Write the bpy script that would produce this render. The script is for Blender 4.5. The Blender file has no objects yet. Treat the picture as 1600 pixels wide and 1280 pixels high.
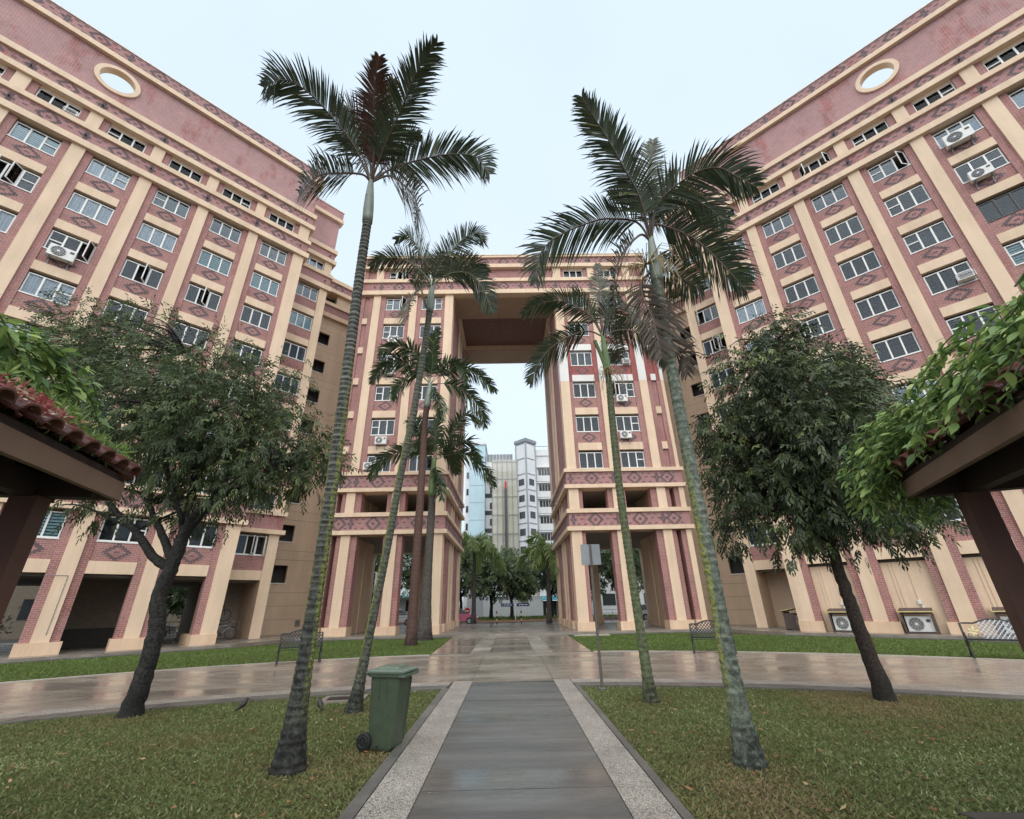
import bpy, math, random
import numpy as np
from mathutils import Vector, Matrix, Quaternion
random.seed(7); rng = np.random.default_rng(7)
SC = bpy.context.scene
COL = SC.collection
PI = math.pi
GZ = -0.12                      # level of the garden, the building plinths are at 0

# ------------------------------------------------------------------ camera
pitch, roll, yaw, CAMH = .4234, .0213, .0135, 1.529
cam_d = bpy.data.cameras.new('camera'); cam = bpy.data.objects.new('camera', cam_d); COL.objects.link(cam)
X_ = Vector((math.cos(yaw), -math.sin(yaw), 0)); Y_ = Vector((math.sin(yaw), math.cos(yaw), 0)); Z_ = Vector((0, 0, 1))
U_ = -math.sin(pitch) * Y_ + math.cos(pitch) * Z_
F_ = math.cos(pitch) * Y_ + math.sin(pitch) * Z_
Rt = math.cos(roll) * X_ - math.sin(roll) * U_
Up = math.sin(roll) * X_ + math.cos(roll) * U_
M = Matrix((Rt, Up, -F_)).transposed().to_4x4(); M.translation = (0, 0, CAMH)
cam.matrix_world = M
cam_d.sensor_width = 36; cam_d.lens = 677.04 / 1600 * 36; cam_d.clip_start = .05; cam_d.clip_end = 2000
SC.camera = cam
# ------------------------------------------------------------------ sky, sun, exposure
W = bpy.data.worlds.new('World'); SC.world = W; W.use_nodes = True
nt = W.node_tree; nt.nodes.clear()
def wn(t, **k):
    n = nt.nodes.new(t)
    for a, b in k.items(): setattr(n, a, b)
    return n
SUN_EL, SUN_AZ = math.radians(52), math.radians(180)
sky = wn('ShaderNodeTexSky', sky_type='NISHITA', sun_disc=False, sun_elevation=SUN_EL, sun_rotation=SUN_AZ, dust_density=6.0, air_density=1.0)
tc = wn('ShaderNodeTexCoord'); nz = wn('ShaderNodeTexNoise'); nz.inputs['Scale'].default_value = 1.6; nz.inputs['Detail'].default_value = 3
nt.links.new(tc.outputs['Generated'], nz.inputs['Vector'])
cr = wn('ShaderNodeValToRGB'); cr.color_ramp.elements[0].position = .3; cr.color_ramp.elements[1].position = .75
cr.color_ramp.elements[0].color = (4.35, 5.2, 6.0, 1); cr.color_ramp.elements[1].color = (4.95, 5.7, 6.3, 1)
nt.links.new(nz.outputs['Fac'], cr.inputs['Fac'])
mx = wn('ShaderNodeMix', data_type='RGBA'); mx.inputs['Factor'].default_value = .88
nt.links.new(sky.outputs['Color'], mx.inputs['A']); nt.links.new(cr.outputs['Color'], mx.inputs['B'])
bg = wn('ShaderNodeBackground'); bg.inputs['Strength'].default_value = .1
out = wn('ShaderNodeOutputWorld'); nt.links.new(mx.outputs['Result'], bg.inputs['Color']); nt.links.new(bg.outputs['Background'], out.inputs['Surface'])
sd = bpy.data.lights.new('sun', 'SUN'); sd.energy = 1.5; sd.angle = math.radians(95); sd.color = (1, .96, .9)
so = bpy.data.objects.new('sun', sd); COL.objects.link(so)
so.rotation_euler = (PI / 2 - SUN_EL, 0, 0)      # light travels towards +y and down
so.location = (0, -20, 40)
vs = SC.view_settings; vs.view_transform = 'Standard'; vs.look = 'None'; vs.gamma = 1; vs.exposure = .94; vs.use_curve_mapping = False
SC.cycles.max_bounces = 8; SC.cycles.transparent_max_bounces = 12

# ------------------------------------------------------------------ helpers
class MB:
    def __init__(s): s.v = []; s.f = []; s.sm = False; s.att = None
    def box(s, x0, x1, y0, y1, z0, z1):
        if x0 > x1: x0, x1 = x1, x0
        if y0 > y1: y0, y1 = y1, y0
        n = len(s.v)
        s.v += [(x0, y0, z0), (x1, y0, z0), (x1, y1, z0), (x0, y1, z0), (x0, y0, z1), (x1, y0, z1), (x1, y1, z1), (x0, y1, z1)]
        s.f += [(n, n+3, n+2, n+1), (n+4, n+5, n+6, n+7), (n, n+1, n+5, n+4), (n+1, n+2, n+6, n+5), (n+2, n+3, n+7, n+6), (n+3, n, n+4, n+7)]
        return s
    def cbox(s, x, y, z, w, d, h): return s.box(x-w/2, x+w/2, y-d/2, y+d/2, z-h/2, z+h/2)
    def hexa(s, pts):           # 8 points, bottom ring then top ring
        n = len(s.v); s.v += [tuple(p) for p in pts]
        s.f += [(n, n+3, n+2, n+1), (n+4, n+5, n+6, n+7), (n, n+1, n+5, n+4), (n+1, n+2, n+6, n+5), (n+2, n+3, n+7, n+6), (n+3, n, n+4, n+7)]
        return s
    def bar(s, a, b, w, h, up=(0, 0, 1)):
        a, b = Vector(a), Vector(b); t = (b-a).normalized(); u = Vector(up)
        r = t.cross(u)
        if r.length < 1e-4: r = t.cross(Vector((1, 0, 0)))
        r.normalize(); u = r.cross(t)
        r *= w/2; u = u*h/2
        return s.hexa([a-r-u, a+r-u, b+r-u, b-r-u, a-r+u, a+r+u, b+r+u, b-r+u])
    def tube(s, pts, rad, n=8, cap=True, att=None):
        pts = [Vector(p) for p in pts]; m = len(pts)
        if not hasattr(rad, '__len__'): rad = [rad]*m
        base = len(s.v); ref = None
        for i, p in enumerate(pts):
            t = (pts[min(i+1, m-1)] - pts[max(i-1, 0)]).normalized()
            if ref is None:
                ref = t.cross(Vector((0, 1, .01)))
                if ref.length < .05: ref = t.cross(Vector((1, 0, 0)))
                ref.normalize()
            else:
                ref = (ref - t*ref.dot(t)).normalized()
            b = t.cross(ref)
            for k in range(n):
                a = 2*PI*k/n
                s.v.append(tuple(p + (ref*math.cos(a) + b*math.sin(a))*rad[i]))
                if att is not None:
                    if s.att is None: s.att = []
                    s.att.append(att[i])
        for i in range(m-1):
            for k in range(n):
                k2 = (k+1) % n
                s.f.append((base+i*n+k, base+i*n+k2, base+(i+1)*n+k2, base+(i+1)*n+k))
        if cap:
            s.f.append(tuple(base+k for k in range(n))[::-1]); s.f.append(tuple(base+(m-1)*n+k for k in range(n)))
        return s
    def ell(s, c, r, n=10, m=7, rot=None):
        b = len(s.v)
        for i in range(m+1):
            th = PI*i/m
            for k in range(n):
                a = 2*PI*k/n
                p = Vector((r[0]*math.sin(th)*math.cos(a), r[1]*math.sin(th)*math.sin(a), r[2]*math.cos(th)))
                if rot: p = rot @ p
                s.v.append((c[0]+p.x, c[1]+p.y, c[2]+p.z))
        for i in range(m):
            for k in range(n):
                k2 = (k+1) % n
                s.f.append((b+i*n+k, b+(i+1)*n+k, b+(i+1)*n+k2, b+i*n+k2))
        return s
    def poly(s, pts, z0, z1):       # extruded polygon (ccw)
        n = len(s.v); m = len(pts)
        s.v += [(p[0], p[1], z0) for p in pts] + [(p[0], p[1], z1) for p in pts]
        s.f.append(tuple(range(n, n+m))[::-1]); s.f.append(tuple(range(n+m, n+2*m)))
        for i in range(m):
            j = (i+1) % m; s.f.append((n+i, n+j, n+m+j, n+m+i))
        return s
    def cyl(s, c, r, h, n=16, axis='z', r2=None):
        d = {'x': Vector((1, 0, 0)), 'y': Vector((0, 1, 0)), 'z': Vector((0, 0, 1))}[axis]; c = Vector(c)
        return s.tube([c-d*h/2, c+d*h/2], [r, r if r2 is None else r2], n)
    def mesh(s, name, mat=None, smooth=False, off=None):
        me = bpy.data.meshes.new(name)
        v = s.v if off is None else [(a[0]-off[0], a[1]-off[1], a[2]-off[2]) for a in s.v]
        me.from_pydata(v, [], s.f)
        if smooth or s.sm: me.polygons.foreach_set('use_smooth', [True]*len(me.polygons))
        if mat is not None: me.materials.append(mat)
        if s.att is not None:
            a = me.attributes.new('ring', 'FLOAT', 'POINT'); a.data.foreach_set('value', np.array(s.att, dtype=np.float32))
        me.update(); return me
def link(name, me, parent=None, loc=(0, 0, 0), rot=(0, 0, 0), kind=None):
    o = bpy.data.objects.new(name, me); COL.objects.link(o)
    o.location = loc; o.rotation_euler = rot
    if parent is not None: o.parent = parent
    if kind: o['kind'] = kind
    return o
def obj(name, mb, mat, parent=None, loc=(0, 0, 0), rot=(0, 0, 0), smooth=False, off=None, kind=None):
    return link(name, mb.mesh(name, mat, smooth, off), parent, loc, rot, kind)
def thing(name, label, cat, loc=(0, 0, 0), rz=0, group=None, parent=None):
    o = bpy.data.objects.new(name, None); COL.objects.link(o); o.location = loc; o.rotation_euler = (0, 0, rz)
    o.empty_display_size = .2
    tag(o, label, cat, group); return o
def tag(o, label, cat, group=None):
    o['label'] = label; o['category'] = cat
    if group: o['group'] = group
    return o
def dup(root, loc, rz, label):
    def cp(o, par):
        c = o.copy(); COL.objects.link(c)
        if par is not None: c.parent = par
        for ch in o.children: cp(ch, c)
        return c
    r = cp(root, None); r.location = loc; r.rotation_euler = (0, 0, rz); r['label'] = label; return r
def mesh_np(name, V, Fa, mat, att=None, attname='tint', smooth=False):
    me = bpy.data.meshes.new(name); V = np.asarray(V, dtype=np.float32); Fa = np.asarray(Fa, dtype=np.int32)
    k = Fa.shape[1]
    me.vertices.add(len(V)); me.vertices.foreach_set('co', V.ravel())
    me.loops.add(Fa.size); me.loops.foreach_set('vertex_index', Fa.ravel())
    me.polygons.add(len(Fa)); me.polygons.foreach_set('loop_start', np.arange(len(Fa), dtype=np.int32)*k)
    try: me.polygons.foreach_set('loop_total', np.full(len(Fa), k, dtype=np.int32))
    except Exception: pass
    if smooth: me.polygons.foreach_set('use_smooth', np.ones(len(Fa), dtype=bool))
    me.update(calc_edges=True)
    if att is not None:
        a = me.attributes.new(attname, 'FLOAT', 'FACE'); a.data.foreach_set('value', np.asarray(att, dtype=np.float32))
    me.materials.append(mat); return me
def spline(P, n):
    """Catmull-Rom through the points, n samples per span."""
    P = [Vector(p) for p in P]; Q = [P[0]*2-P[1]] + P + [P[-1]*2-P[-2]]; o = []
    for i in range(1, len(Q)-2):
        for k in range(n):
            t = k/n; a, b, c, d = Q[i-1], Q[i], Q[i+1], Q[i+2]
            o.append(.5*((2*b) + (c-a)*t + (2*a-5*b+4*c-d)*t*t + (3*b-a-3*c+d)*t**3))
    o.append(P[-1]); return o
def norm(a): return a/np.maximum(np.linalg.norm(a, axis=-1, keepdims=True), 1e-9)
def leaves_np(P, D, S, L, Wd, fold=.12):
    """4-point leaf blades: base, left, tip, right."""
    n = len(P); L = np.broadcast_to(L, (n,))[:, None]; Wd = np.broadcast_to(Wd, (n,))[:, None]
    N = np.cross(D, S)
    mid = P + D*L*.45
    V = np.stack([P, mid + S*Wd*.5 + N*Wd*fold, P + D*L, mid - S*Wd*.5 + N*Wd*fold], 1).reshape(-1, 3)
    Fa = np.arange(4*n).reshape(n, 4); return V, Fa

# ------------------------------------------------------------------ materials
MATS = {}
def mat(name):
    m = bpy.data.materials.new(name); m.use_nodes = True; t = m.node_tree; b = t.nodes['Principled BSDF']; MATS[name] = m
    return m, t, b
def N(t, typ, **k):
    n = t.nodes.new(typ)
    for a, v in k.items(): setattr(n, a, v)
    return n
def setin(n, **k):
    for a, v in k.items(): n.inputs[a.replace('_', ' ')].default_value = v
def ramp(t, src, stops):
    r = N(t, 'ShaderNodeValToRGB'); e = r.color_ramp.elements
    while len(e) < len(stops): e.new(.5)
    for i, (p, c) in enumerate(stops):
        e[i].position = p; e[i].color = (c, c, c, 1) if not hasattr(c, '__len__') else (*c, 1)
    t.links.new(src, r.inputs['Fac']); return r.outputs['Color']
def mixc(t, f, a, b, mode='MIX'):
    m = N(t, 'ShaderNodeMix', data_type='RGBA', blend_type=mode)
    for k, v in (('Factor', f), ('A', a), ('B', b)):
        if hasattr(v, 'links'): t.links.new(v, m.inputs[k])
        elif k == 'Factor': m.inputs[k].default_value = v
        else: m.inputs[k].default_value = (*v, 1)
    return m.outputs['Result']
def coords(t, scale=(1, 1, 1), kind='Object', jitter=False):
    c = N(t, 'ShaderNodeTexCoord'); mp = N(t, 'ShaderNodeMapping'); mp.inputs['Scale'].default_value = scale
    t.links.new(c.outputs[kind], mp.inputs['Vector'])
    if jitter:
        oi = N(t, 'ShaderNodeObjectInfo'); sc = N(t, 'ShaderNodeVectorMath', operation='SCALE'); sc.inputs['Scale'].default_value = 3.7
        t.links.new(oi.outputs['Location'], sc.inputs[0]); t.links.new(sc.outputs['Vector'], mp.inputs['Location'])
    return mp.outputs['Vector']
def noise(t, vec, scale, detail=4, rough=.55):
    n = N(t, 'ShaderNodeTexNoise'); setin(n, Scale=scale, Detail=detail, Roughness=rough); t.links.new(vec, n.inputs['Vector']); return n.outputs['Fac']
def bump(t, b, h, strength=.3, dist=.02):
    n = N(t, 'ShaderNodeBump'); setin(n, Strength=strength, Distance=dist); t.links.new(h, n.inputs['Height']); t.links.new(n.outputs['Normal'], b.inputs['Normal'])
def simple(name, col, rough=.6, var=.12, scale=6, metal=0, bmp=0, spec=.5, kind='Object'):
    m, t, b = mat(name); v = coords(t, kind=kind, jitter=True); n = noise(t, v, scale)
    c0 = tuple(max(0, x*(1-var)) for x in col); c1 = tuple(min(1, x*(1+var)) for x in col)
    t.links.new(ramp(t, n, [(.3, c0), (.7, c1)]), b.inputs['Base Color'])
    setin(b, Roughness=rough, Metallic=metal); b.inputs['Specular IOR Level'].default_value = spec
    if bmp: bump(t, b, noise(t, v, scale*6), bmp, .01)
    return m
def brick(name, c1, c2, mortar, eff=0., effc=(.50, .36, .34), wet=.75):
    m, t, b = mat(name)
    c = N(t, 'ShaderNodeTexCoord'); sp = N(t, 'ShaderNodeSeparateXYZ'); t.links.new(c.outputs['Object'], sp.inputs[0])
    sn = N(t, 'ShaderNodeSeparateXYZ'); t.links.new(c.outputs['Normal'], sn.inputs[0])
    ab = N(t, 'ShaderNodeMath', operation='ABSOLUTE'); t.links.new(sn.outputs['X'], ab.inputs[0])
    gt = N(t, 'ShaderNodeMath', operation='GREATER_THAN'); gt.inputs[1].default_value = .7; t.links.new(ab.outputs[0], gt.inputs[0])
    mxf = N(t, 'ShaderNodeMix', data_type='FLOAT'); t.links.new(gt.outputs[0], mxf.inputs['Factor']); t.links.new(sp.outputs['X'], mxf.inputs['A']); t.links.new(sp.outputs['Y'], mxf.inputs['B'])
    cb = N(t, 'ShaderNodeCombineXYZ'); t.links.new(mxf.outputs['Result'], cb.inputs['X']); t.links.new(sp.outputs['Z'], cb.inputs['Y'])
    bt = N(t, 'ShaderNodeTexBrick'); t.links.new(cb.outputs[0], bt.inputs['Vector'])
    setin(bt, Scale=1, Mortar_Size=.008, Mortar_Smooth=.15, Bias=0, Brick_Width=.235, Row_Height=.085)
    bt.inputs['Color1'].default_value = (*c1, 1); bt.inputs['Color2'].default_value = (*c2, 1); bt.inputs['Mortar'].default_value = (*mortar, 1)
    v = coords(t, jitter=True)
    col = bt.outputs['Color']
    n1 = noise(t, v, .9, 5, .6)
    col = mixc(t, 1.0, col, ramp(t, n1, [(.3, (.80, .78, .78)), (.7, (1.12, 1.1, 1.1))]), 'MULTIPLY')
    n4 = noise(t, v, 13, 5, .75)
    col = mixc(t, 1.0, col, ramp(t, n4, [(.3, (.72, .70, .70)), (.7, (1.22, 1.2, 1.2))]), 'MULTIPLY')
    if eff:
        vs_ = coords(t, (1.3, 1.3, .42), jitter=True)
        n2 = noise(t, vs_, .9, 8, .66)
        n3 = noise(t, v, 22, 5, .8)
        f = N(t, 'ShaderNodeMath', operation='MULTIPLY'); t.links.new(ramp(t, n2, [(.36, .08), (.47, eff)]), f.inputs[0]); t.links.new(ramp(t, n3, [(.34, .25), (.62, 1.)]), f.inputs[1])
        col = mixc(t, f.outputs[0], col, effc)
    t.links.new(col, b.inputs['Base Color']); setin(b, Roughness=wet); b.inputs['Specular IOR Level'].default_value = .35
    inv = N(t, 'ShaderNodeMath', operation='SUBTRACT'); inv.inputs[0].default_value = 1; t.links.new(bt.outputs['Fac'], inv.inputs[1])
    bump(t, b, inv.outputs[0], .6, .008)
    return m
def paint(name, col, streak=.15, rough=.75):
    m, t, b = mat(name)
    v = coords(t, (1.6, 1.6, .16), jitter=True); n = noise(t, v, 1.1, 7, .7)
    v2 = coords(t, jitter=True); n2 = noise(t, v2, .7, 4); n3 = noise(t, v2, 34, 5, .7)
    c = mixc(t, 1, col, ramp(t, n, [(.28, (1-streak, 1-streak*1.15, 1-streak*1.3)), (.62, 1.)]), 'MULTIPLY')
    c = mixc(t, 1, c, ramp(t, n2, [(.3, .93), (.7, 1.04)]), 'MULTIPLY')
    c = mixc(t, 1, c, ramp(t, n3, [(.25, .93), (.75, 1.05)]), 'MULTIPLY')
    t.links.new(c, b.inputs['Base Color']); setin(b, Roughness=rough); b.inputs['Specular IOR Level'].default_value = .3
    bump(t, b, n3, .15, .004); return m
BRICK = brick('brick_pink', (.37, .13, .115), (.25, .088, .083), (.50, .37, .33), eff=.34)
BRICKU = brick('brick_weathered', (.42, .13, .115), (.25, .085, .085), (.56, .42, .39), eff=.55, effc=(.52, .40, .40))
BRICKB = brick('brick_band_red', (.38, .13, .115), (.27, .09, .085), (.48, .33, .30), eff=.5, effc=(.45, .34, .345))
BRICKR = brick('brick_redone', (.34, .095, .088), (.28, .078, .074), (.40, .20, .18))
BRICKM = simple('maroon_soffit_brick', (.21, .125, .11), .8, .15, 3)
DBRICK = simple('dark_brick', (.135, .10, .108), .65, .25, 3, spec=.35)
TAN = paint('tan_paint', (.78, .60, .44))
TANB = paint('tan_base_paint', (.75, .55, .39), .2)
TAN2 = paint('beige_wall_paint', (.68, .52, .38), .12)
WHITEP = paint('primer_white', (.78, .77, .75), .06)
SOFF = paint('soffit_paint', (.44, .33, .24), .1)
CAPW = simple('coping_white', (.75, .72, .68), .5)
FRAME = simple('window_frame_white', (.78, .78, .76), .35, .05)
FRAMEK = simple('window_frame_black', (.03, .03, .035), .35)
DARKIN = simple('interior_dark', (.075, .07, .065), .9)
VOIDC = simple('void_deck_ceiling', (.24, .22, .20), .85)
VOIDW = simple('void_deck_wall', (.33, .27, .21), .85)
def glass(name, tint, refl=1.0):
    m, t, b = mat(name); t.nodes.remove(b); o = t.nodes['Material Output']
    tr = N(t, 'ShaderNodeBsdfTransparent'); tr.inputs[0].default_value = (*tint, 1)
    gl = N(t, 'ShaderNodeBsdfGlossy'); gl.inputs['Roughness'].default_value = .03; gl.inputs['Color'].default_value = (.40, .44, .48, 1)
    fr = N(t, 'ShaderNodeFresnel'); fr.inputs['IOR'].default_value = 1.5
    ms = N(t, 'ShaderNodeMixShader'); t.links.new(fr.outputs[0], ms.inputs[0]); t.links.new(tr.outputs[0], ms.inputs[1]); t.links.new(gl.outputs[0], ms.inputs[2]); t.links.new(ms.outputs[0], o.inputs['Surface'])
    return m
GLASS = glass('glass_grey', (.88, .91, .93))
CURT = simple('curtain_white', (.86, .88, .92), .9)
BLIND = simple('blind_teal', (.50, .72, .72), .6)
BLINDB = simple('blind_blue', (.30, .42, .62), .6)
GRILLE = simple('grille_steel', (.085, .09, .095), .5)
METALW = simple('ac_casing_white', (.72, .72, .70), .4)
METALD = simple('ac_fan_dark', (.07, .07, .075), .5)
METALG = simple('galvanised_steel', (.34, .36, .38), .4, metal=.7)
BROWNM = simple('cage_brown', (.085, .06, .055), .6)
YELT = simple('yellow_trim', (.62, .50, .22), .5)
BLACKM = simple('cast_iron_black', (.022, .023, .025), .4, spec=.6)
CREAM = simple('flower_cream', (.66, .58, .34), .5)
BINB = simple('bin_green', (.058, .080, .050), .42, .14, 9)
BINL = simple('bin_lid_green', (.11, .145, .11), .38, .2, 7)
RUBBER = simple('rubber_black', (.013, .013, .014), .6)
def wetconc(name, c0, c1, r0=.06, r1=.35, sc=(1, 1, 1), bs=.06, spec=.5, wave=0):
    m, t, b = mat(name); v = coords(t, sc, kind='Object', jitter=True)
    n = noise(t, v, 1.1, 6, .65); n2 = noise(t, v, 28, 4, .7); n3 = noise(t, v, .45, 3)
    c = mixc(t, ramp(t, n, [(.33, 0.), (.68, 1.)]), c0, c1)
    c = mixc(t, 1, c, ramp(t, n2, [(.3, .80), (.7, 1.14)]), 'MULTIPLY')
    n6 = noise(t, coords(t, kind='Object'), 95, 3, .8); c = mixc(t, 1, c, ramp(t, n6, [(.34, .78), (.66, 1.2)]), 'MULTIPLY')
    t.links.new(c, b.inputs['Base Color'])
    rr = N(t, 'ShaderNodeMapRange'); setin(rr, From_Min=.35, From_Max=.68, To_Min=r0, To_Max=r1); t.links.new(n3, rr.inputs['Value']); t.links.new(rr.outputs[0], b.inputs['Roughness'])
    b.inputs['Specular IOR Level'].default_value = spec
    if wave:
        n5 = noise(t, coords(t, (1.1, 4.2, 1), kind='Object', jitter=True), 1.5, 3, .5)
        ad = N(t, 'ShaderNodeMath', operation='MULTIPLY_ADD'); ad.inputs[1].default_value = .06; t.links.new(n2, ad.inputs[0]); t.links.new(n5, ad.inputs[2])
        bump(t, b, ad.outputs[0], wave, .02)
    else: bump(t, b, n2, bs, .01)
    return m
RING = wetconc('wet_ring_concrete', (.22, .185, .15), (.34, .295, .245), .10, .40, (.7, 1.6, 1), .05, .7, .35)
PLAZA = wetconc('wet_plaza_concrete', (.16, .135, .11), (.28, .24, .20), .06, .30, (.5, 1.6, 1), .05, .8, .45)
PATH = wetconc('wet_path_concrete', (.078, .077, .073), (.155, .15, .14), .17, .60, (.35, 2.2, 1), .12, .5, .3)
KERB = wetconc('kerb_concrete', (.085, .082, .076), (.17, .16, .145), .35, .65, (1, 1, 1), .2)
LIGHTC = wetconc('light_concrete', (.38, .35, .31), (.50, .47, .42), .2, .5, (1, 1, 1), .1)
APRON = wetconc('apron_screed', (.19, .165, .14), (.30, .265, .225), .15, .5, (1, 1, 1), .1, .6)
ASPH = wetconc('asphalt', (.04, .04, .042), (.065, .065, .065), .2, .6, (1, 1, 1), .3)
EARTH = wetconc('earth', (.055, .05, .028), (.10, .082, .045), .7, .95, (1, 1, 1), .5, .2)
TERRA = simple('terracotta_kerb', (.42, .22, .14), .7)
def pebble(name):
    m, t, b = mat(name); v = coords(t)
    vo = N(t, 'ShaderNodeTexVoronoi'); setin(vo, Scale=105); t.links.new(v, vo.inputs['Vector'])
    sp = N(t, 'ShaderNodeSeparateXYZ'); t.links.new(vo.outputs['Color'], sp.inputs[0])
    c = ramp(t, sp.outputs['X'], [(.0, (.20, .16, .13)), (.3, (.42, .37, .31)), (.6, (.60, .56, .50)), (1., (.70, .67, .62))])
    e = ramp(t, vo.outputs['Distance'], [(.35, 1.), (.75, .30)])
    c = mixc(t, 1, c, e, 'MULTIPLY'); n = noise(t, v, 2, 4); c = mixc(t, 1, c, ramp(t, n, [(.3, .72), (.7, 1.05)]), 'MULTIPLY')
    t.links.new(c, b.inputs['Base Color']); setin(b, Roughness=.42)
    inv = N(t, 'ShaderNodeMath', operation='SUBTRACT'); inv.inputs[0].default_value = 1; t.links.new(vo.outputs['Distance'], inv.inputs[1])
    bump(t, b, inv.outputs[0], .6, .008); return m
PEB = pebble('exposed_aggregate')
def leafmat(name, stops, rough=.4, trans=.0, spec=.4):
    m, t, b = mat(name); a = N(t, 'ShaderNodeAttribute', attribute_name='tint'); t.links.new(ramp(t, a.outputs['Fac'], stops), b.inputs['Base Color'])
    setin(b, Roughness=rough); b.inputs['Specular IOR Level'].default_value = spec
    if trans:
        o = t.nodes['Material Output']; tl = N(t, 'ShaderNodeBsdfTranslucent'); t.links.new(b.inputs['Base Color'].links[0].from_socket, tl.inputs['Color'])
        ms = N(t, 'ShaderNodeMixShader'); ms.inputs[0].default_value = trans; t.links.new(b.outputs[0], ms.inputs[1]); t.links.new(tl.outputs[0], ms.inputs[2]); t.links.new(ms.outputs[0], o.inputs['Surface'])
    return m
GRASS = leafmat('grass_blades', [(0, (.30, .23, .13)), (.18, (.28, .235, .115)), (.36, (.185, .195, .08)), (.7, (.145, .195, .068)), (.92, (.22, .265, .105)), (1, (.40, .42, .22))], .6, .3, .2)
PALMS_ = leafmat('street_palm_leaf', [(0, (.16, .22, .09)), (.6, (.27, .36, .13)), (1, (.42, .50, .18))], .45, .3)
GRASSF = leafmat('far_grass_blades', [(0, (.16, .19, .06)), (.5, (.14, .215, .06)), (1, (.20, .28, .085))], .6, .3, .2)
LEAFD = leafmat('tree_leaves_dark', [(0, (.034, .050, .026)), (.5, (.080, .110, .05)), (.85, (.14, .185, .075)), (1, (.25, .29, .10))], .45, .3, .28)
LEAFR = leafmat('tree_leaves_glossy', [(0, (.026, .037, .020)), (.5, (.066, .090, .042)), (.85, (.13, .168, .07)), (1, (.26, .31, .11))], .42, .25, .32)
LEAFB = leafmat('far_tree_leaves', [(0, (.09, .12, .075)), (.5, (.155, .205, .11)), (1, (.27, .34, .15))], .5, .25, .2)
STRIPE = wetconc('plaza_stripe', (.26, .235, .20), (.38, .345, .30), .12, .45, (1, 1, 1), .1)
PALMG = leafmat('palm_leaflet_green', [(0, (.030, .040, .024)), (.5, (.050, .066, .036)), (.9, (.085, .115, .05)), (1, (.17, .18, .06))], .34, .12, .45)
FALLEN = leafmat('fallen_leaf_brown', [(0, (.16, .05, .03)), (.5, (.26, .11, .05)), (1, (.40, .28, .14))], .6)
PALMB = leafmat('palm_leaflet_brown', [(0, (.055, .028, .02)), (.5, (.09, .035, .024)), (1, (.08, .07, .035))], .5, .12)
PALMDEAD = leafmat('palm_leaflet_dead', [(0, (.06, .045, .04)), (.5, (.10, .08, .065)), (1, (.14, .12, .08))], .7, .1)
PALMY = leafmat('royal_palm_green', [(0, (.035, .055, .032)), (.6, (.06, .09, .042)), (1, (.15, .21, .05))], .38, .15)
VINE = leafmat('vine_leaf', [(0, (.09, .17, .055)), (.4, (.20, .31, .09)), (.75, (.30, .42, .12)), (1, (.45, .52, .18))], .5, .35)
VINED = leafmat('vine_leaf_deep', [(0, (.06, .12, .05)), (.5, (.14, .23, .08)), (1, (.26, .36, .11))], .5, .35)
FLOW = leafmat('flower_petals', [(0, (.40, .06, .09)), (.45, (.55, .16, .17)), (.75, (.62, .42, .30)), (1, (.72, .66, .50))], .5, .25)
# ------------------------------------------------------------------ ground
ground = obj('ground', MB().box(-400, 400, -200, 900, -.6, -.30), ASPH, kind='structure')
def arc(cy, r, a0, a1, n): return [(r*math.sin(a), cy + r*math.cos(a)) for a in [a0+(a1-a0)*i/n for i in range(n+1)]]
NEARC, NEARR = -5.5, 16.75      # garden side of the ring path
FARC, FARR = -2.5, 21.3
def nearr(x, off=0): return NEARC + math.sqrt(max(0, (NEARR+off)**2 - x*x))
def farr(x, off=0): return FARC + math.sqrt(max(0, (FARR+off)**2 - x*x))
# soil sheet below lawns
obj('soil', MB().box(-60, 60, -30, 44, -.29, -.165), EARTH, kind='structure')
# ring path: slabs with recessed joints
ring = bpy.data.objects.new('ring_path', None); COL.objects.link(ring); ring['kind'] = 'structure'
xs = [-21, -18.2, -15.6, -13.2, -10.9, -8.7, -6.6, -4.7, -2.95, -.95, 1.02, 3.05, 4.8, 6.7, 8.8, 11, 13.3, 15.7, 18.3, 21]
xs = [x for x in xs if abs(x) < 16.5]
for i in range(len(xs)-1):
    a, b = xs[i]+.006, xs[i+1]-.006
    lo = [(a+(b-a)*k/6, nearr(a+(b-a)*k/6, .95)) for k in range(7)]
    hi = [(b+(a-b)*k/6, farr(b+(a-b)*k/6, -.16)) for k in range(7)]
    # joints run towards the middle of the court
    obj('paving_slab', MB().poly(lo+hi, -.2, GZ), RING, ring)
bs = MB()
def strip(y0f, y1f, x0, x1, z1, m, name, par, n=24, z0=-.2):
    lo = [(x0+(x1-x0)*k/n, y0f(x0+(x1-x0)*k/n)) for k in range(n+1)]
    hi = [(x1+(x0-x1)*k/n, y1f(x1+(x0-x1)*k/n)) for k in range(n+1)]
    return obj(name, MB().poly(lo+hi, z0, z1), m, par)
for x0, x1 in ((-16, -1.42), (1.42, 16)):
    strip(lambda x: nearr(x, .45), lambda x: nearr(x, .94), x0, x1, GZ+.004, PEB, 'aggregate_edge', ring)
    k = 0; x = x0
    while x < x1-.05:                   # drain cover slabs on the garden side
        w = min(.92, x1-x)
        strip(lambda x: nearr(x, 0), lambda x: nearr(x, .44), x+.006, x+w-.006, GZ+.004+random.uniform(-.003, .003), KERB, 'drain_cover_slab', ring, 3)
        x += w
    strip(lambda x: farr(x, -.15), lambda x: farr(x, .0), x0 if x0 > 0 else -16, x1 if x1 < 0 else 16, GZ+.012, LIGHTC, 'kerb_strip', ring) if False else None
for x0, x1 in ((-16, -3.02), (3.1, 16)):
    strip(lambda x: farr(x, -.155), lambda x: farr(x, .0), x0, x1, GZ+.014, LIGHTC, 'kerb_strip', ring)
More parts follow.
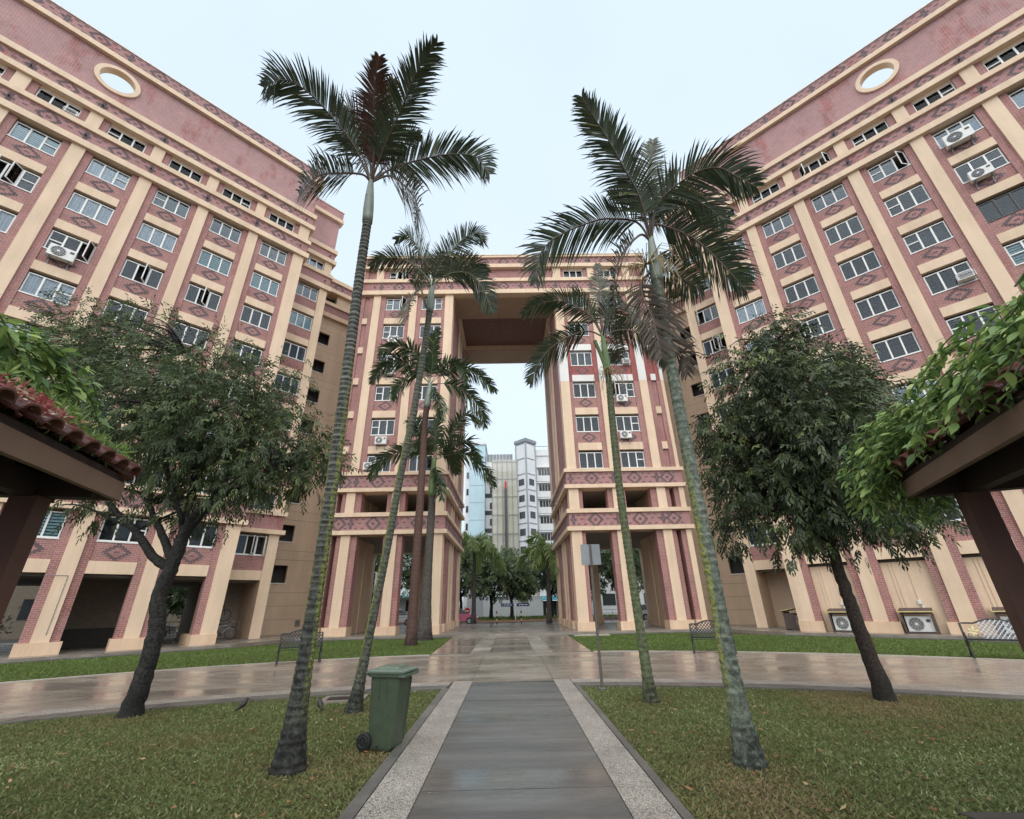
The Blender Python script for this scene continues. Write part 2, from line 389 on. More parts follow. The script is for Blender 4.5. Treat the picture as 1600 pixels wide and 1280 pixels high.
# garden path towards the camera
gp = bpy.data.objects.new('garden_path', None); COL.objects.link(gp); gp['kind'] = 'structure'
ys = [-6, -3, -.2, 2.6, 5.4, 7.15, 9.2]
for i, y0 in enumerate(ys):
    y1 = ys[i+1] if i+1 < len(ys) else 11.98
    obj('path_slab', MB().box(-.9, 1.0, y0+.007, y1-.007, -.2, GZ+.002), PATH, gp)
def junction(sx):      # aggregate border widening into the ring strip
    x0, x1 = (1.01, 1.40) if sx > 0 else (-1.36, -.91)
    obj('aggregate_border', MB().box(x0, x1, -6, nearr(1.4, .93), -.2, GZ+.006), PEB, gp)
    a, b = (1.41, 1.50) if sx > 0 else (-1.50, -1.37)
    obj('kerb', MB().box(a, b, -6, nearr(1.5, -.02), -.2, GZ+.012), KERB, gp)
junction(1); junction(-1)
for x in (-.905, 1.005): pass
# forecourt between ring and gate
pz = bpy.data.objects.new('forecourt', None); COL.objects.link(pz); pz['kind'] = 'structure'
XL = lambda y: -3.0 - (y-18.6)*.035
XR = lambda y: 3.05 + (y-18.6)*.025
rows = [(18.75, 19.05, 'L'), (19.06, 22.2, 'D'), (22.21, 25.2, 'D'), (25.21, 25.9, 'L'), (25.91, 28.5, 'D')]
cols = [(-3.6, -1.55, 'D'), (-1.54, -.80, 'L'), (-.79, .90, 'D'), (.91, 1.62, 'L'), (1.63, 3.6, 'D')]
for y0, y1, rk in rows:
    for x0, x1, ck in cols:
        if x0 < -3: p = [(XL(y0), y0), (x1, y0), (x1, y1), (XL(y1), y1)]
        elif x1 > 3: p = [(x0, y0), (XR(y0), y0), (XR(y1), y1), (x0, y1)]
        else: p = [(x0, y0), (x1, y0), (x1, y1), (x0, y1)]
        light = (rk == 'L' and abs(x0+x1) < 3.6) or (ck == 'L' and y0 > 19)
        obj('paving_slab', MB().poly(p, -.2, GZ+.002*random.random()), STRIPE if light else PLAZA, pz)
# aprons: a real step up to the buildings
def wingpt(m, s, d):   # s along the wing, d in from its face
    if m < 0: return (-19.69 + .70711*s - .70711*d, 20.6 + .70711*s + .70711*d)
    return (19.69 - .70711*s + .70711*d, 20.6 + .70711*s + .70711*d)
def apron(name, pts, m=APRON):
    o = obj(name, MB().poly(pts, -.25, -.004), m); o['kind'] = 'structure'; return o
L0 = wingpt(-1, -22, -1.25); L1 = wingpt(-1, 6.9, -1.25); L2 = wingpt(-1, -22, 13); R0 = wingpt(1, -22, -1.25); R1 = wingpt(1, 6.9, -1.25); R2 = wingpt(1, -22, 13)
apron('apron', [L0, L1, (-12.6, 28.55), (-.012, 28.55), (-.012, 41.6), (-21, 41.6), L2])
apron('apron', [(.0, 28.55), (12.6, 28.55), R1, R0, R2, (21, 41.6), (.0, 41.6)])
for m_ in (-1, 1):              # pale drain edge along the foot of the step
    a, b, c, d = wingpt(m_, -22, -1.55), wingpt(m_, 7.0, -1.55), wingpt(m_, 6.9, -1.26), wingpt(m_, -22, -1.26)
    obj('drain_edge', MB().poly([a, b, c, d] if m_ < 0 else [d, c, b, a], -.25, GZ+.016), KERB, kind='structure')
    q = [(-12.7, 28.2), (-3.4, 28.2), (-3.4, 28.54), (-12.6, 28.54)]
    obj('drain_edge', MB().poly(q if m_ < 0 else [(-x, y) for x, y in q][::-1], -.25, GZ+.016), KERB, kind='structure')

# ------------------------------------------------------------------ the red brick blocks
H, ZC = 2.8, 10.83
def box(mb, m, s0, s1, y0, y1, z0, z1): mb.box(m*s0, m*s1, y0, y1, z0, z1)
WM = {}
def wmesh(key, fn):
    if key not in WM: WM[key] = fn()
    return WM[key]
def frame_mesh(w, h, var, matl):
    b = MB(); t = .055; W2, H2 = w/2, h/2
    b.box(-W2, W2, -.02, .06, -H2, -H2+t); b.box(-W2, W2, -.02, .06, H2-t, H2)
    b.box(-W2, -W2+t, -.02, .06, -H2+t, H2-t); b.box(W2-t, W2, -.02, .06, -H2+t, H2-t)
    for k in (-1, 1): b.box(k*w/6-.038, k*w/6+.038, -.03, .05, -H2+t, H2-t)
    if var in ('tl', 'tr'):
        s = -1 if var == 'tl' else 1
        b.box(s*w/3-w/6+.05, s*w/3+w/6-.05, -.024, .045, -.03+.02, .03+.02)
    b.box(-W2-.06, W2+.06, -.10, -.021, -H2-.05, -H2+.01)      # sill
    return b.mesh('window', matl)
def pane_mesh(w, h): return MB().box(-w/6+.045, w/6-.045, .012, .018, -h/2+.05, h/2-.05).mesh('pane', GLASS)
def sash_mesh(w, h):
    b = MB(); a = w/3-.05; t = .05
    b.box(0, a, -.02, .02, -h/2+.04, -h/2+.04+t); b.box(0, a, -.02, .02, h/2-.04-t, h/2-.04)
    b.box(0, t, -.02, .02, -h/2+.04+t, h/2-.04-t); b.box(a-t, a, -.02, .02, -h/2+.04+t, h/2-.04-t)
    return b.mesh('sash', FRAME)
def sashpane_mesh(w, h):
    a = w/3-.05; return MB().box(.05, a-.05, -.004, .004, -h/2+.09, h/2-.09).mesh('sash_pane', GLASS)
def curtain_mesh(w, h):
    n = 48; V = []; F = []
    for i in range(n+1):
        x = -w/2+.04+(w-.08)*i/n; y = .075+.03*math.sin(i*1.7)+.012*math.sin(i*.6)
        V += [(x, y, -h/2+.04), (x, y, h/2-.04)]
    for i in range(n): F.append((2*i, 2*i+2, 2*i+3, 2*i+1))
    b = MB(); b.v = V; b.f = F; return b.mesh('curtain', CURT)
def blind_mesh(w, h, mt, frac=1.):
    b = MB(); n = 8; hh = h*frac
    for k in range(n): z = h/2-.06-hh*(k+.5)/n*.96 if frac == 1 else -h/2+.06+hh*(k+.5)/n*.9; b.box(-w/2+.05, w/2-.05, .10, .11, z-hh/n*.34, z+hh/n*.34)
    return b.mesh('blind', mt)
def backing_mesh(w, h): return MB().box(-w/2+.05, w/2-.05, .30, .31, -h/2, h/2).mesh('inner_drape', WM['drapem'])
WM['drapem'] = simple('inner_drape_grey', (.12, .125, .13), .9)
def grille_mesh(w, h):
    b = MB()
    for k in range(1, 9): x = -w/2+w*k/9; b.box(x-.006, x+.006, .07, .08, -h/2+.05, h/2-.05)
    for k in range(1, 5): z = -h/2+h*k/5; b.box(-w/2+.05, w/2-.05, .087, .10, z-.006, z+.006)
    return b.mesh('grille', GRILLE)
def window(root, x, y, z, w, h, var='p', extra=None, opens=(), black=False):
    w, h = round(w, 3), round(h, 3)
    o = link('window', wmesh(('f', w, h, var, black), lambda: frame_mesh(w, h, var, FRAMEK if black else FRAME)), root, (x, y, z))
    for k in (-1, 0, 1):
        if k in opens:
            sgn = -1 if k >= 0 else 1       # hinge side
            hx = k*w/3 + (-w/6+.045 if sgn > 0 else w/6-.045)
            ang = random.uniform(.9, 1.35)
            sa = link('sash', wmesh(('s', w, h), lambda: sash_mesh(w, h)), o, (hx, -.02, 0), (0, 0, -ang if sgn > 0 else PI+ang))
            # glazing of the open sash sits in the same part level
            link('sash_pane', wmesh(('sp', w, h), lambda: sashpane_mesh(w, h)), o, (hx, -.02, 0), (0, 0, -ang if sgn > 0 else PI+ang))
        else:
            link('pane', wmesh(('p', w, h), lambda: pane_mesh(w, h)), o, (k*w/3, 0, 0))
    if extra == 'c': link('curtain', wmesh(('c', w, h), lambda: curtain_mesh(w, h)), o)
    elif extra == 'b': link('blind', wmesh(('b', w, h), lambda: blind_mesh(w, h, BLIND)), o)
    elif extra == 'bb': link('blind', wmesh(('bb', w, h), lambda: blind_mesh(w, h, BLINDB, .7)), o)
    elif extra == 'g': link('grille', wmesh(('g', w, h), lambda: grille_mesh(w, h)), o)
    if extra not in ('c', 'b') and random.random() < .12: link('inner_drape', wmesh(('d', w, h), lambda: backing_mesh(w, h)), o)
    return o
BW, BH = .20, .07
def motif_mesh():
    b = MB(); P = .085
    def br(x, r, w=BW): b.box(x-w/2, x+w/2, -.012, .02, r*P-BH/2, r*P+BH/2)
    for r in (-4, 4): br(0, r, .18)
    for r in (-3, 3): br(-.115, r); br(.115, r)
    for r in (-2, 2): br(-.23, r, .22); br(.23, r, .22)
    for r in (-1, 1): br(-.34, r, .22); br(.34, r, .22)
    br(-.43, 0, .2); br(.43, 0, .2); br(0, 0, .2)
    return b.mesh('brick_motif', DBRICK)
MOTIF = motif_mesh()
def bandmotif_mesh(w, bh, seed):
    """dark headers picked out of a brick band: a lozenge in the middle, a cross at the pier, staggered dashes between"""
    b = MB(); P = .0855; n = int((bh-.02)/P); half = (n-1)/2
    for r in range(n):
        z = (r-half)*P; d = abs(r-half)
        lo = .07 + (half-d)*.085
        xs_ = [-lo, lo]
        if d < .6: xs_.append(0)
        if d > half-.6 and n % 2: xs_ = [0]
        if 1.4 < d < 3.6: xs_ += [-w/2+.02]
        if d < 1.1: xs_ += [-w/2-.11, -w/2+.13]
        if r in (1, n//2, n-2):
            off = .22 if r == n//2 else 0
            x = -w/2+.36+off
            while x < w/2-.2:
                if abs(x) > lo+.22: xs_.append(x)
                x += .44
        for x in xs_: b.box(x-.10, x+.10, -.012, .02, z-.035, z+.035)
    return b.mesh('dark_brick', DBRICK)
def spandrel_mesh(w, h): return MB().box(-w/2, w/2, 0, .25, -h/2, h/2).mesh('brick_spandrel', BRICK)
def lintel_mesh(w, h, mt=None): return MB().box(-w/2, w/2, 0, .3, -h/2, h/2).mesh('lintel', mt or TAN)
def pier(root, m, s, z0, z1, y=0., wb=1.24, wt=.58, mt=BRICK, tan=True, dep=.5):
    b = MB(); box(b, m, s-wb/2, s+wb/2, y, y+dep, z0, z1); obj('brick_pier', b, mt, root)
    if tan:
        b = MB(); box(b, m, s-wt/2, s+wt/2, y-.12, y-.002, z0+.002, z1-.002); obj('pilaster', b, TAN, root)
def band(root, m, s0, s1, y, zs, name='string_course', mt=TAN, dep=2.2, proj=.25, e0=.0, e1=.25):
    b = MB(); box(b, m, s0-e0, s1+e1, y-proj, y+dep, zs[0], zs[1]); return obj(name, b, mt, root)
A1 = (5.93, 6.2, 7.1, 7.37); A2 = (8.78, 9.03, 9.94, 10.18); A3 = (25.6, 26.02, 26.93, 27.27); A4 = (28.42, 28.8, 29.6, 30.0)
def bandset(root, m, s0, s1, y, A, bays=(), e1=.25, dep=2.2, mat_=BRICKB, e0=0., motifs=True, w=3.0):
    band(root, m, s0, s1, y, A[0:2], proj=.30, e1=e1, e0=e0, dep=dep)
    band(root, m, s0, s1, y, A[1:3], 'brick_band', mat_, proj=.10, e1=e1*.4, e0=e0*.4, dep=dep)
    band(root, m, s0, s1, y, A[2:4], proj=.24, e1=e1*.9, e0=e0*.9, dep=dep)
    if motifs:
        for s in bays:
            o = link('dark_brick', wmesh(('bm', w, round(A[2]-A[1], 2)), lambda: bandmotif_mesh(w, A[2]-A[1], 1)), root, (m*s, y-.10, (A[1]+A[2])/2)); o['kind'] = 'stuff'
VAR = ['p', 'p', 'p', 'tl', 'tr', 'p', 'tr', 'p', 'tl', 'p']
def wing(m, special, name, label, bays0):
    ang = PI/4 if m < 0 else -PI/4
    # local x runs along the wing (towards the gate for m<0); for the mirrored wing it runs the other way
    mm = 1 if m < 0 else -1
    root = thing(name, label, 'apartment block', (m*19.69, 20.6, 0), ang, 'red brick apartment blocks around the court')
    S0, S1 = 3*bays0 - .62, 6.45
    b = MB(); box(b, mm, S0, S1, .95, 11, 3.22, 29.9); box(b, mm, S1+.02, 9.3, 3.45, 11, 3.22, 29.9); obj('inner_core', b, DARKIN, root)
    # piers with their tan pilasters and plinths
    for j in range(bays0, 3):
        s = 3*j
        last = j == 2
        for z0, z1 in ((.47, 5.93), (7.37, 8.78), (10.18, 25.6), (27.27, 28.42)):
            if last:
                b = MB(); box(b, mm, s-.62, s-.30, 0, .5, z0, z1); obj('brick_pier', b, BRICK, root)
                b = MB(); box(b, mm, s-.30, s+.43, -.12, 2.2, z0+.002, z1-.002); obj('pilaster', b, TAN, root)
            else: pier(root, mm, s, z0, z1)
        b = MB(); box(b, mm, s-(.72 if not last else .66), s+(.72 if not last else .45), -.18, .55 if not last else 2.2, -.004, .47); obj('plinth', b, TANB, root)
    allbays = [3*j+1.5 for j in range(bays0, 2)]
    for s in allbays:
        rows_ = [(k, ZC+H*k) for k in range(-3, 6)]
        for k, c in [(-2, ZC-2*H)] + [(k, ZC+H*k) for k in range(0, 6)]:
            top = min(c+.62, 25.4) if k > -2 else 5.80
            sp = special.get((s, k), {})
            h = top-(c-.58)
            window(root, mm*s, .13, (top+c-.58)/2, 1.72, h, sp.get('v', random.choice(VAR)), sp.get('x', random.choice(['', '', 'g', 'c', 'b', '', ''])), sp.get('o', ()), sp.get('k', False))
            # brick spandrel below the window and tan lintel below that
            lo = c-1.48 if k not in (0,) else None
            if k == 0: continue
            o = link('brick_spandrel', wmesh(('sp', 1.76, .86), lambda: spandrel_mesh(1.757, .862)), root, (mm*s, .06, c-1.05))
            link('brick_motif', MOTIF, o, (0, 0, .0), kind='stuff')
            l = link('lintel', wmesh(('li', 1.76), lambda: lintel_mesh(1.757, .55)), root, (mm*s, -.03, c-1.755))
        for k, z, h in (('a', 7.97, 1.16), ('r', 27.78, .98)):
            sp = special.get((s, k), {})
            window(root, mm*s, .13, z, 1.74, h, sp.get('v', random.choice(VAR)), sp.get('x', ''), sp.get('o', ()))
            b = MB(); box(b, mm, s-.878, s+.878, .06, .3, z+h/2+.002, 8.779 if k == 'a' else 28.419); obj('window_head', b, TAN, root)
    # bands
    for A in (A1, A2, A3, A4): bandset(root, mm, S0, S1, 0, A, allbays)
    # the free-standing parapet with its round hole
    cx, cz, R = -6.0, 31.75, .86
    b = MB(); box(b, mm, S0, cx-1.25, .0, .34, 30, 33.25); box(b, mm, cx+1.25, S1, .0, .34, 30, 33.25)
    n0 = 48; sq = []
    for i in range(n0):
        a = 2*PI*i/n0; c_, s_ = math.cos(a), math.sin(a)
        zt = (33.25-cz) if s_ > 0 else (cz-30.)
        k = min(1.25/max(abs(c_), 1e-6), zt/max(abs(s_), 1e-6)); sq.append((cx+k*c_, cz+k*s_))
    corners = []
    base = len(b.v)
    for y in (0., .34):
        for i in range(n0):
            a = 2*PI*i/n0; b.v.append((mm*(cx+R*math.cos(a)), y, cz+R*math.sin(a)))
            b.v.append((mm*sq[i][0], y, sq[i][1]))
    for i in range(n0):
        j = (i+1) % n0; p = base+2*i; q = base+2*j; off = 2*n0
        f1 = (p, p+1, q+1, q); f2 = (p+off, q+off, q+1+off, p+1+off); f3 = (p, q, q+off, p+off)
        b.f += [f1, f2, f3] if mm < 0 else [f1[::-1], f2[::-1], f3[::-1]]
    # fill the four corners of the square that the polygon fan cuts off
    for sx in (-1, 1):
        for zt in (33.25, 30.):
            ii = [i for i in range(n0)]
            near = sorted(ii, key=lambda i: (sq[i][0]-(cx+1.25*sx))**2+(sq[i][1]-zt)**2)[:2]
            for y in (0., .34):
                n = len(b.v); b.v += [(mm*sq[near[0]][0], y, sq[near[0]][1]), (mm*sq[near[1]][0], y, sq[near[1]][1]), (mm*(cx+1.25*sx), y, zt)]; b.f.append((n, n+1, n+2))
    obj('parapet_wall', b, BRICKU, root)
    b = MB(); nn = 64; base = 0
    prof = [(1.08, .0), (1.08, -.12), (.84, -.12), (.84, .36), (1.08, .36), (1.08, .342)]
    for i in range(nn):
        a = 2*PI*i/nn
        for r_, y in prof: b.v.append((mm*(cx+r_*math.cos(a)), y, cz+r_*math.sin(a)))
    k = len(prof)
    for i in range(nn):
        j = (i+1) % nn
        for q in range(k-1):
            f = (i*k+q, i*k+q+1, j*k+q+1, j*k+q); b.f.append(f if mm > 0 else f[::-1])
    obj('round_opening_surround', b, TAN, root)
    def top(s0, s1, y, e1):
        band(root, mm, s0, s1, y, (33.25, 33.62), proj=.26, dep=.5, e1=e1)
        band(root, mm, s0, s1, y, (33.62, 34.55), 'brick_band', BRICKB, proj=.14, dep=.45, e1=e1*.6)
        band(root, mm, s0, s1, y, (34.55, 34.66), 'coping', CAPW, proj=.20, dep=.5, e1=e1*.8)
    top(S0, S1, 0, .25)
    for s in allbays:
        o = link('dark_brick', wmesh(('bm', 3.0, .93), lambda: bandmotif_mesh(3.0, .93, 1)), root, (mm*s, -.14, 34.085)); o['kind'] = 'stuff'
        for z, y in ((29.2, -.10), (26.5, -.10), (9.5, -.1)):
            b = MB().tube([(mm*(s+1.5), y, z), (mm*(s+1.5), y-.22, z-.03)], .045, 8); obj('water_spout', b, METALD, root)
    # set-back corner bay
    Y = 2.5; F0, F1, fc = 6.46, 9.35, 7.87
    for z0, z1 in ((0, 5.93), (7.37, 8.78), (10.18, 25.6), (27.27, 28.42)):
        b = MB(); box(b, mm, 8.74, F1, Y-.1, Y+3.4, z0+.002, z1-.002); obj('pilaster', b, TAN, root)
        b = MB(); box(b, mm, F0, 7.0, Y, Y+.5, z0+.002, z1-.002); obj('brick_pier', b, BRICK, root)
    for k, c in [(-2, ZC-2*H)] + [(k, ZC+H*k) for k in range(0, 6)]:
        top_ = min(c+.62, 25.4) if k > -2 else 5.8; h = top_-(c-.58); sp = special.get((fc, k), {})
        window(root, mm*fc, Y+.13, (top_+c-.58)/2, 1.72, h, sp.get('v', 'p'), sp.get('x', random.choice(['', 'g', ''])), sp.get('o', ()))
        if k == 0: continue
        link('brick_spandrel', wmesh(('sp', 1.76, .86), None), root, (mm*fc, Y+.06, c-1.05)); link('lintel', wmesh(('li', 1.76), None), root, (mm*fc, Y-.03, c-1.755))
    for z, h in ((7.97, 1.16), (27.78, .98)):
        window(root, mm*fc, Y+.13, z, 1.74, h, 'p')
        b = MB(); box(b, mm, fc-.868, fc+.868, Y+.06, Y+.3, z+h/2+.002, 8.779 if z < 20 else 28.419); obj('window_head', b, TAN, root)
    for A in (A1, A2, A3, A4): bandset(root, mm, F0, F1, Y, A, (fc,), dep=3.4, motifs=False)
    b = MB(); box(b, mm, F0, F1, Y, Y+.34, 30, 33.25); obj('parapet_wall', b, BRICKU, root)
    top(F0, F1, Y, .25)
    for z in (29.2, 26.5): obj('water_spout', MB().tube([(mm*9.0, Y-.1, z), (mm*9.0, Y-.3, z-.03)], .045, 8), METALD, root)
    # plain stair wall further back, cast panels with open landings
    Y = 6.0; T0, T1, oc, ow = 9.36, 16.4, 11.0, .96
    zs = [0, 2.6] + [3.25+H*k for k in range(0, 9)]
    zb = [0, .55, 2.05, 3.25-.0]
    def panel(z0, z1, hole=None):
        b = MB()
        if hole is None: box(b, mm, T0, T1, Y, Y+.2, z0, z1)
        else:
            h0, h1 = hole
            box(b, mm, T0, oc-ow/2, Y, Y+.2, z0, z1); box(b, mm, oc+ow/2, T1, Y, Y+.2, z0, z1)
            box(b, mm, oc-ow/2, oc+ow/2, Y, Y+.2, z0, h0); box(b, mm, oc-ow/2, oc+ow/2, Y, Y+.2, h1, z1)
        obj('wall_panel', b, TAN2, root)
    panel(-.004, .9); panel(.915, 1.75); panel(1.765, 2.6)
    z = 2.6; n = 0
    while z < 25.5:
        lc = 3.82 + H*n
        z1 = lc+.95
        panel(z+.015, min(z1, 25.6), (lc-.58, lc+.58))
        b = MB(); box(b, mm, oc-ow/2-.03, oc+ow/2+.05, Y-.05, Y-.002, lc-.66, lc-.585); obj('landing_sill', b, CAPW, root)
        if z1+.6 < 25.6: panel(z1+.015, min(lc+H-1.22, 25.6))
        z = lc+H-1.22; n += 1
    b = MB(); box(b, mm, T0, T1, Y+.9, 11, 0, 30); obj('stair_core', b, DARKIN, root)
    b = MB(); box(b, mm, 12.6, 12.95, Y-.03, Y-.002, .45, .85); obj('vent_grille', b, METALG, root)
    bandset(root, mm, T0, T1, Y, A3, (), dep=1, motifs=False); bandset(root, mm, T0, T1, Y, A4, (11.5, 14.5), dep=1)
    b = MB(); box(b, mm, T0, 10.5, Y, Y+.4, 27.27, 28.42); box(b, mm, 11.55, T1, Y, Y+.4, 27.27, 28.42); obj('wall_panel', b, TAN2, root)
    band(root, mm, T0, T1, Y, (30, 30.1), 'coping', CAPW, proj=.15, dep=1)
    # ground floor
    b = MB(); box(b, mm, S0, 6.4, .55, 11, 3.09, 3.2); box(b, mm, 6.47, F1-.05, 3.0, 11, 3.09, 3.2); obj('void_deck_ceiling', b, VOIDC, root)
    return root, mm, S0
specL = {(-4.5, 3): dict(v='tl', o=(1,)), (-4.5, 4): dict(x='c', v='p'), (-4.5, 5): dict(v='tr'), (-1.5, 4): dict(x='c', v='p'), (-1.5, 3): dict(v='p', o=(0,)), (-1.5, 5): dict(v='tl', x=''),
         (1.5, 4): dict(x='b', v='p'), (1.5, 3): dict(v='p', o=(0,)), (1.5, 5): dict(v='p', x=''), (4.5, 4): dict(x='b', v='p'), (4.5, 5): dict(v='p', x=''), (4.5, 3): dict(v='p', x=''), (7.87, 4): dict(x='b'), (7.87, 5): dict(x='g'),
         (-7.5, 4): dict(v='tr', o=(-1, 0)), (-7.5, 5): dict(v='tr'), (-7.5, 3): dict(v='p'), (7.87, -2): dict(x='g', o=(0, 1)), (-4.5, 'r'): dict(v='tl'), (-7.5, 'r'): dict(v='p'), (7.87, 3): dict(x=''), (4.5, 2): dict(x='')}
specR = {(-4.5, 5): dict(v='tl', o=(1,), x=''), (-4.5, 4): dict(v='tl', x=''), (-4.5, 3): dict(v='tl', x=''), (-4.5, 2): dict(v='p', x='g'), (-4.5, 1): dict(v='tl', x='g'), (-1.5, 1): dict(v='p', x='g'), (-1.5, 2): dict(v='p', x='g'), (-1.5, 5): dict(v='p', x=''), (-1.5, 4): dict(v='p', x=''), (-1.5, 3): dict(v='p', x=''),
         (-7.5, 5): dict(x='bb', v='p'), (-7.5, 4): dict(v='tr', x=''), (-7.5, 3): dict(v='p', k=True, x=''), (-7.5, 2): dict(v='tl'), (-10.5, 5): dict(x='bb', v='p'), (1.5, 5): dict(v='p', x=''), (1.5, 4): dict(v='p', x=''), (1.5, 3): dict(v='p', x=''), (1.5, 2): dict(v='p', o=(-1,), x=''),
         (-1.5, 'r'): dict(o=(-1, 1), x='g'), (-4.5, 'r'): dict(v='tl'), (-7.5, 'r'): dict(v='tr'), (7.87, 3): dict(o=(0, 1)), (7.87, 4): dict(o=(-1,))}
WL, mmL, S0 = wing(-1, specL, 'apartment_wing', 'left brick and tan apartment wing with open bays and bicycles at its foot', -5)
WR, mmR, S0 = wing(1, specR, 'apartment_wing', 'right brick and tan apartment wing with air conditioner cages at its foot', -5)
# left wing, ground floor: open bays with a dark back wall, one bay open to the street
b = MB(); box(b, mmL, S0, -3.6, 5, 5.2, 0, 3.09); box(b, mmL, .4, 2.95, 4.2, 4.4, 0, 3.09); box(b, mmL, 2.95, 3.15, .5, 9, 0, 3.09); obj('void_deck_wall', b, VOIDW, WL)
b = MB(); box(b, mmL, -3.5, -3.3, .5, 9, 0, 3.09); box(b, mmL, .2, .4, .5, 9, 0, 3.09); box(b, mmL, 6.46, 6.7, 2.52, 9, 0, 3.09); box(b, mmL, 6.72, 9.3, 5.4, 5.6, 0, 3.09); obj('void_deck_wall', b, VOIDW, WL)
b = MB(); box(b, mmL, .42, 2.94, 3.9, 4.19, 0, .85); obj('dark_dado', b, DARKIN, WL)
for s in (0,):   # surface conduit on the pilaster
    b = MB(); b.tube([(.12, -.14, .75), (.12, -.14, 3.1), (-.62, -.14, 3.1)], .014, 6); obj('conduit', b, METALG, WL)
# right wing, ground floor: bays walled in, with trunking and isolators
for j in (-5, -4, -3, -2, -1, 0, 1):
    s = 3*j+1.5
    b = MB(); box(b, mmR, s-.877, s+.877, .30, .5, -.004, 3.06); obj('infill_wall', b, TAN, WR)
    if j >= -2:
        b = MB()
        for x in (-.52, -.38, .1): b.box(mmR*s+x-.03*(x < 0)-.006, mmR*s+x+.03*(x < 0)+.006, .262, .299, .95, 3.0)
        obj('pipe_trunking', b, TAN, WR)
        b = MB().cbox(mmR*s+.12, .25, 1.28, .13, .09, .17); b.cbox(mmR*s+.20, .25, 1.08, .1, .08, .1); b.tube([(mmR*s+.2, .25, 1.03), (mmR*s+.22, .12, .95), (mmR*s+.2, .05, .9)], .012, 6); obj('isolator_switch', b, METALW, WR)
b = MB(); box(b, mmR, 6.46, 9.3, 4.3, 4.5, -.004, 3.09); box(b, mmR, 6.2, 6.45, 2.21, 4.3, -.004, 3.09); obj('alcove_wall', b, TAN2, WR)

# ------------------------------------------------------------------ the gate block with its bridge
GT = thing('gate_block', 'red brick gate block with a tall square opening under a bridging upper storey', 'apartment block', (-.09, 29.66, 0), 0, 'red brick apartment blocks around the court')
D = 11.3; XI, XO = 4.265, 12.25
specG = {(-9.07, 5): dict(v='tl', o=(1,)), (-9.07, 4): dict(v='tl'), (-9.07, 3): dict(v='p'), (-9.07, 2): dict(v='tl'), (-9.07, 1): dict(v='tl'), (-9.07, 0): dict(v='tl'), (-9.07, 'r'): dict(v='tl', o=(0, 1)),
         (6.08, 4): dict(x='g', o=(0,)), (6.08, 3): dict(v='p', x='c2'), (6.08, 2): dict(v='p', x=''), (6.08, 1): dict(v='p', x='g'), (6.08, 0): dict(v='p', x='g'), (9.07, 3): dict(v='tr', x=''), (9.07, 2): dict(v='tr', o=(-1,)), (9.07, 1): dict(v='tr', x='g'), (9.07, 0): dict(v='tr', x='g'), (9.07, 4): dict(o=(0, 1))}
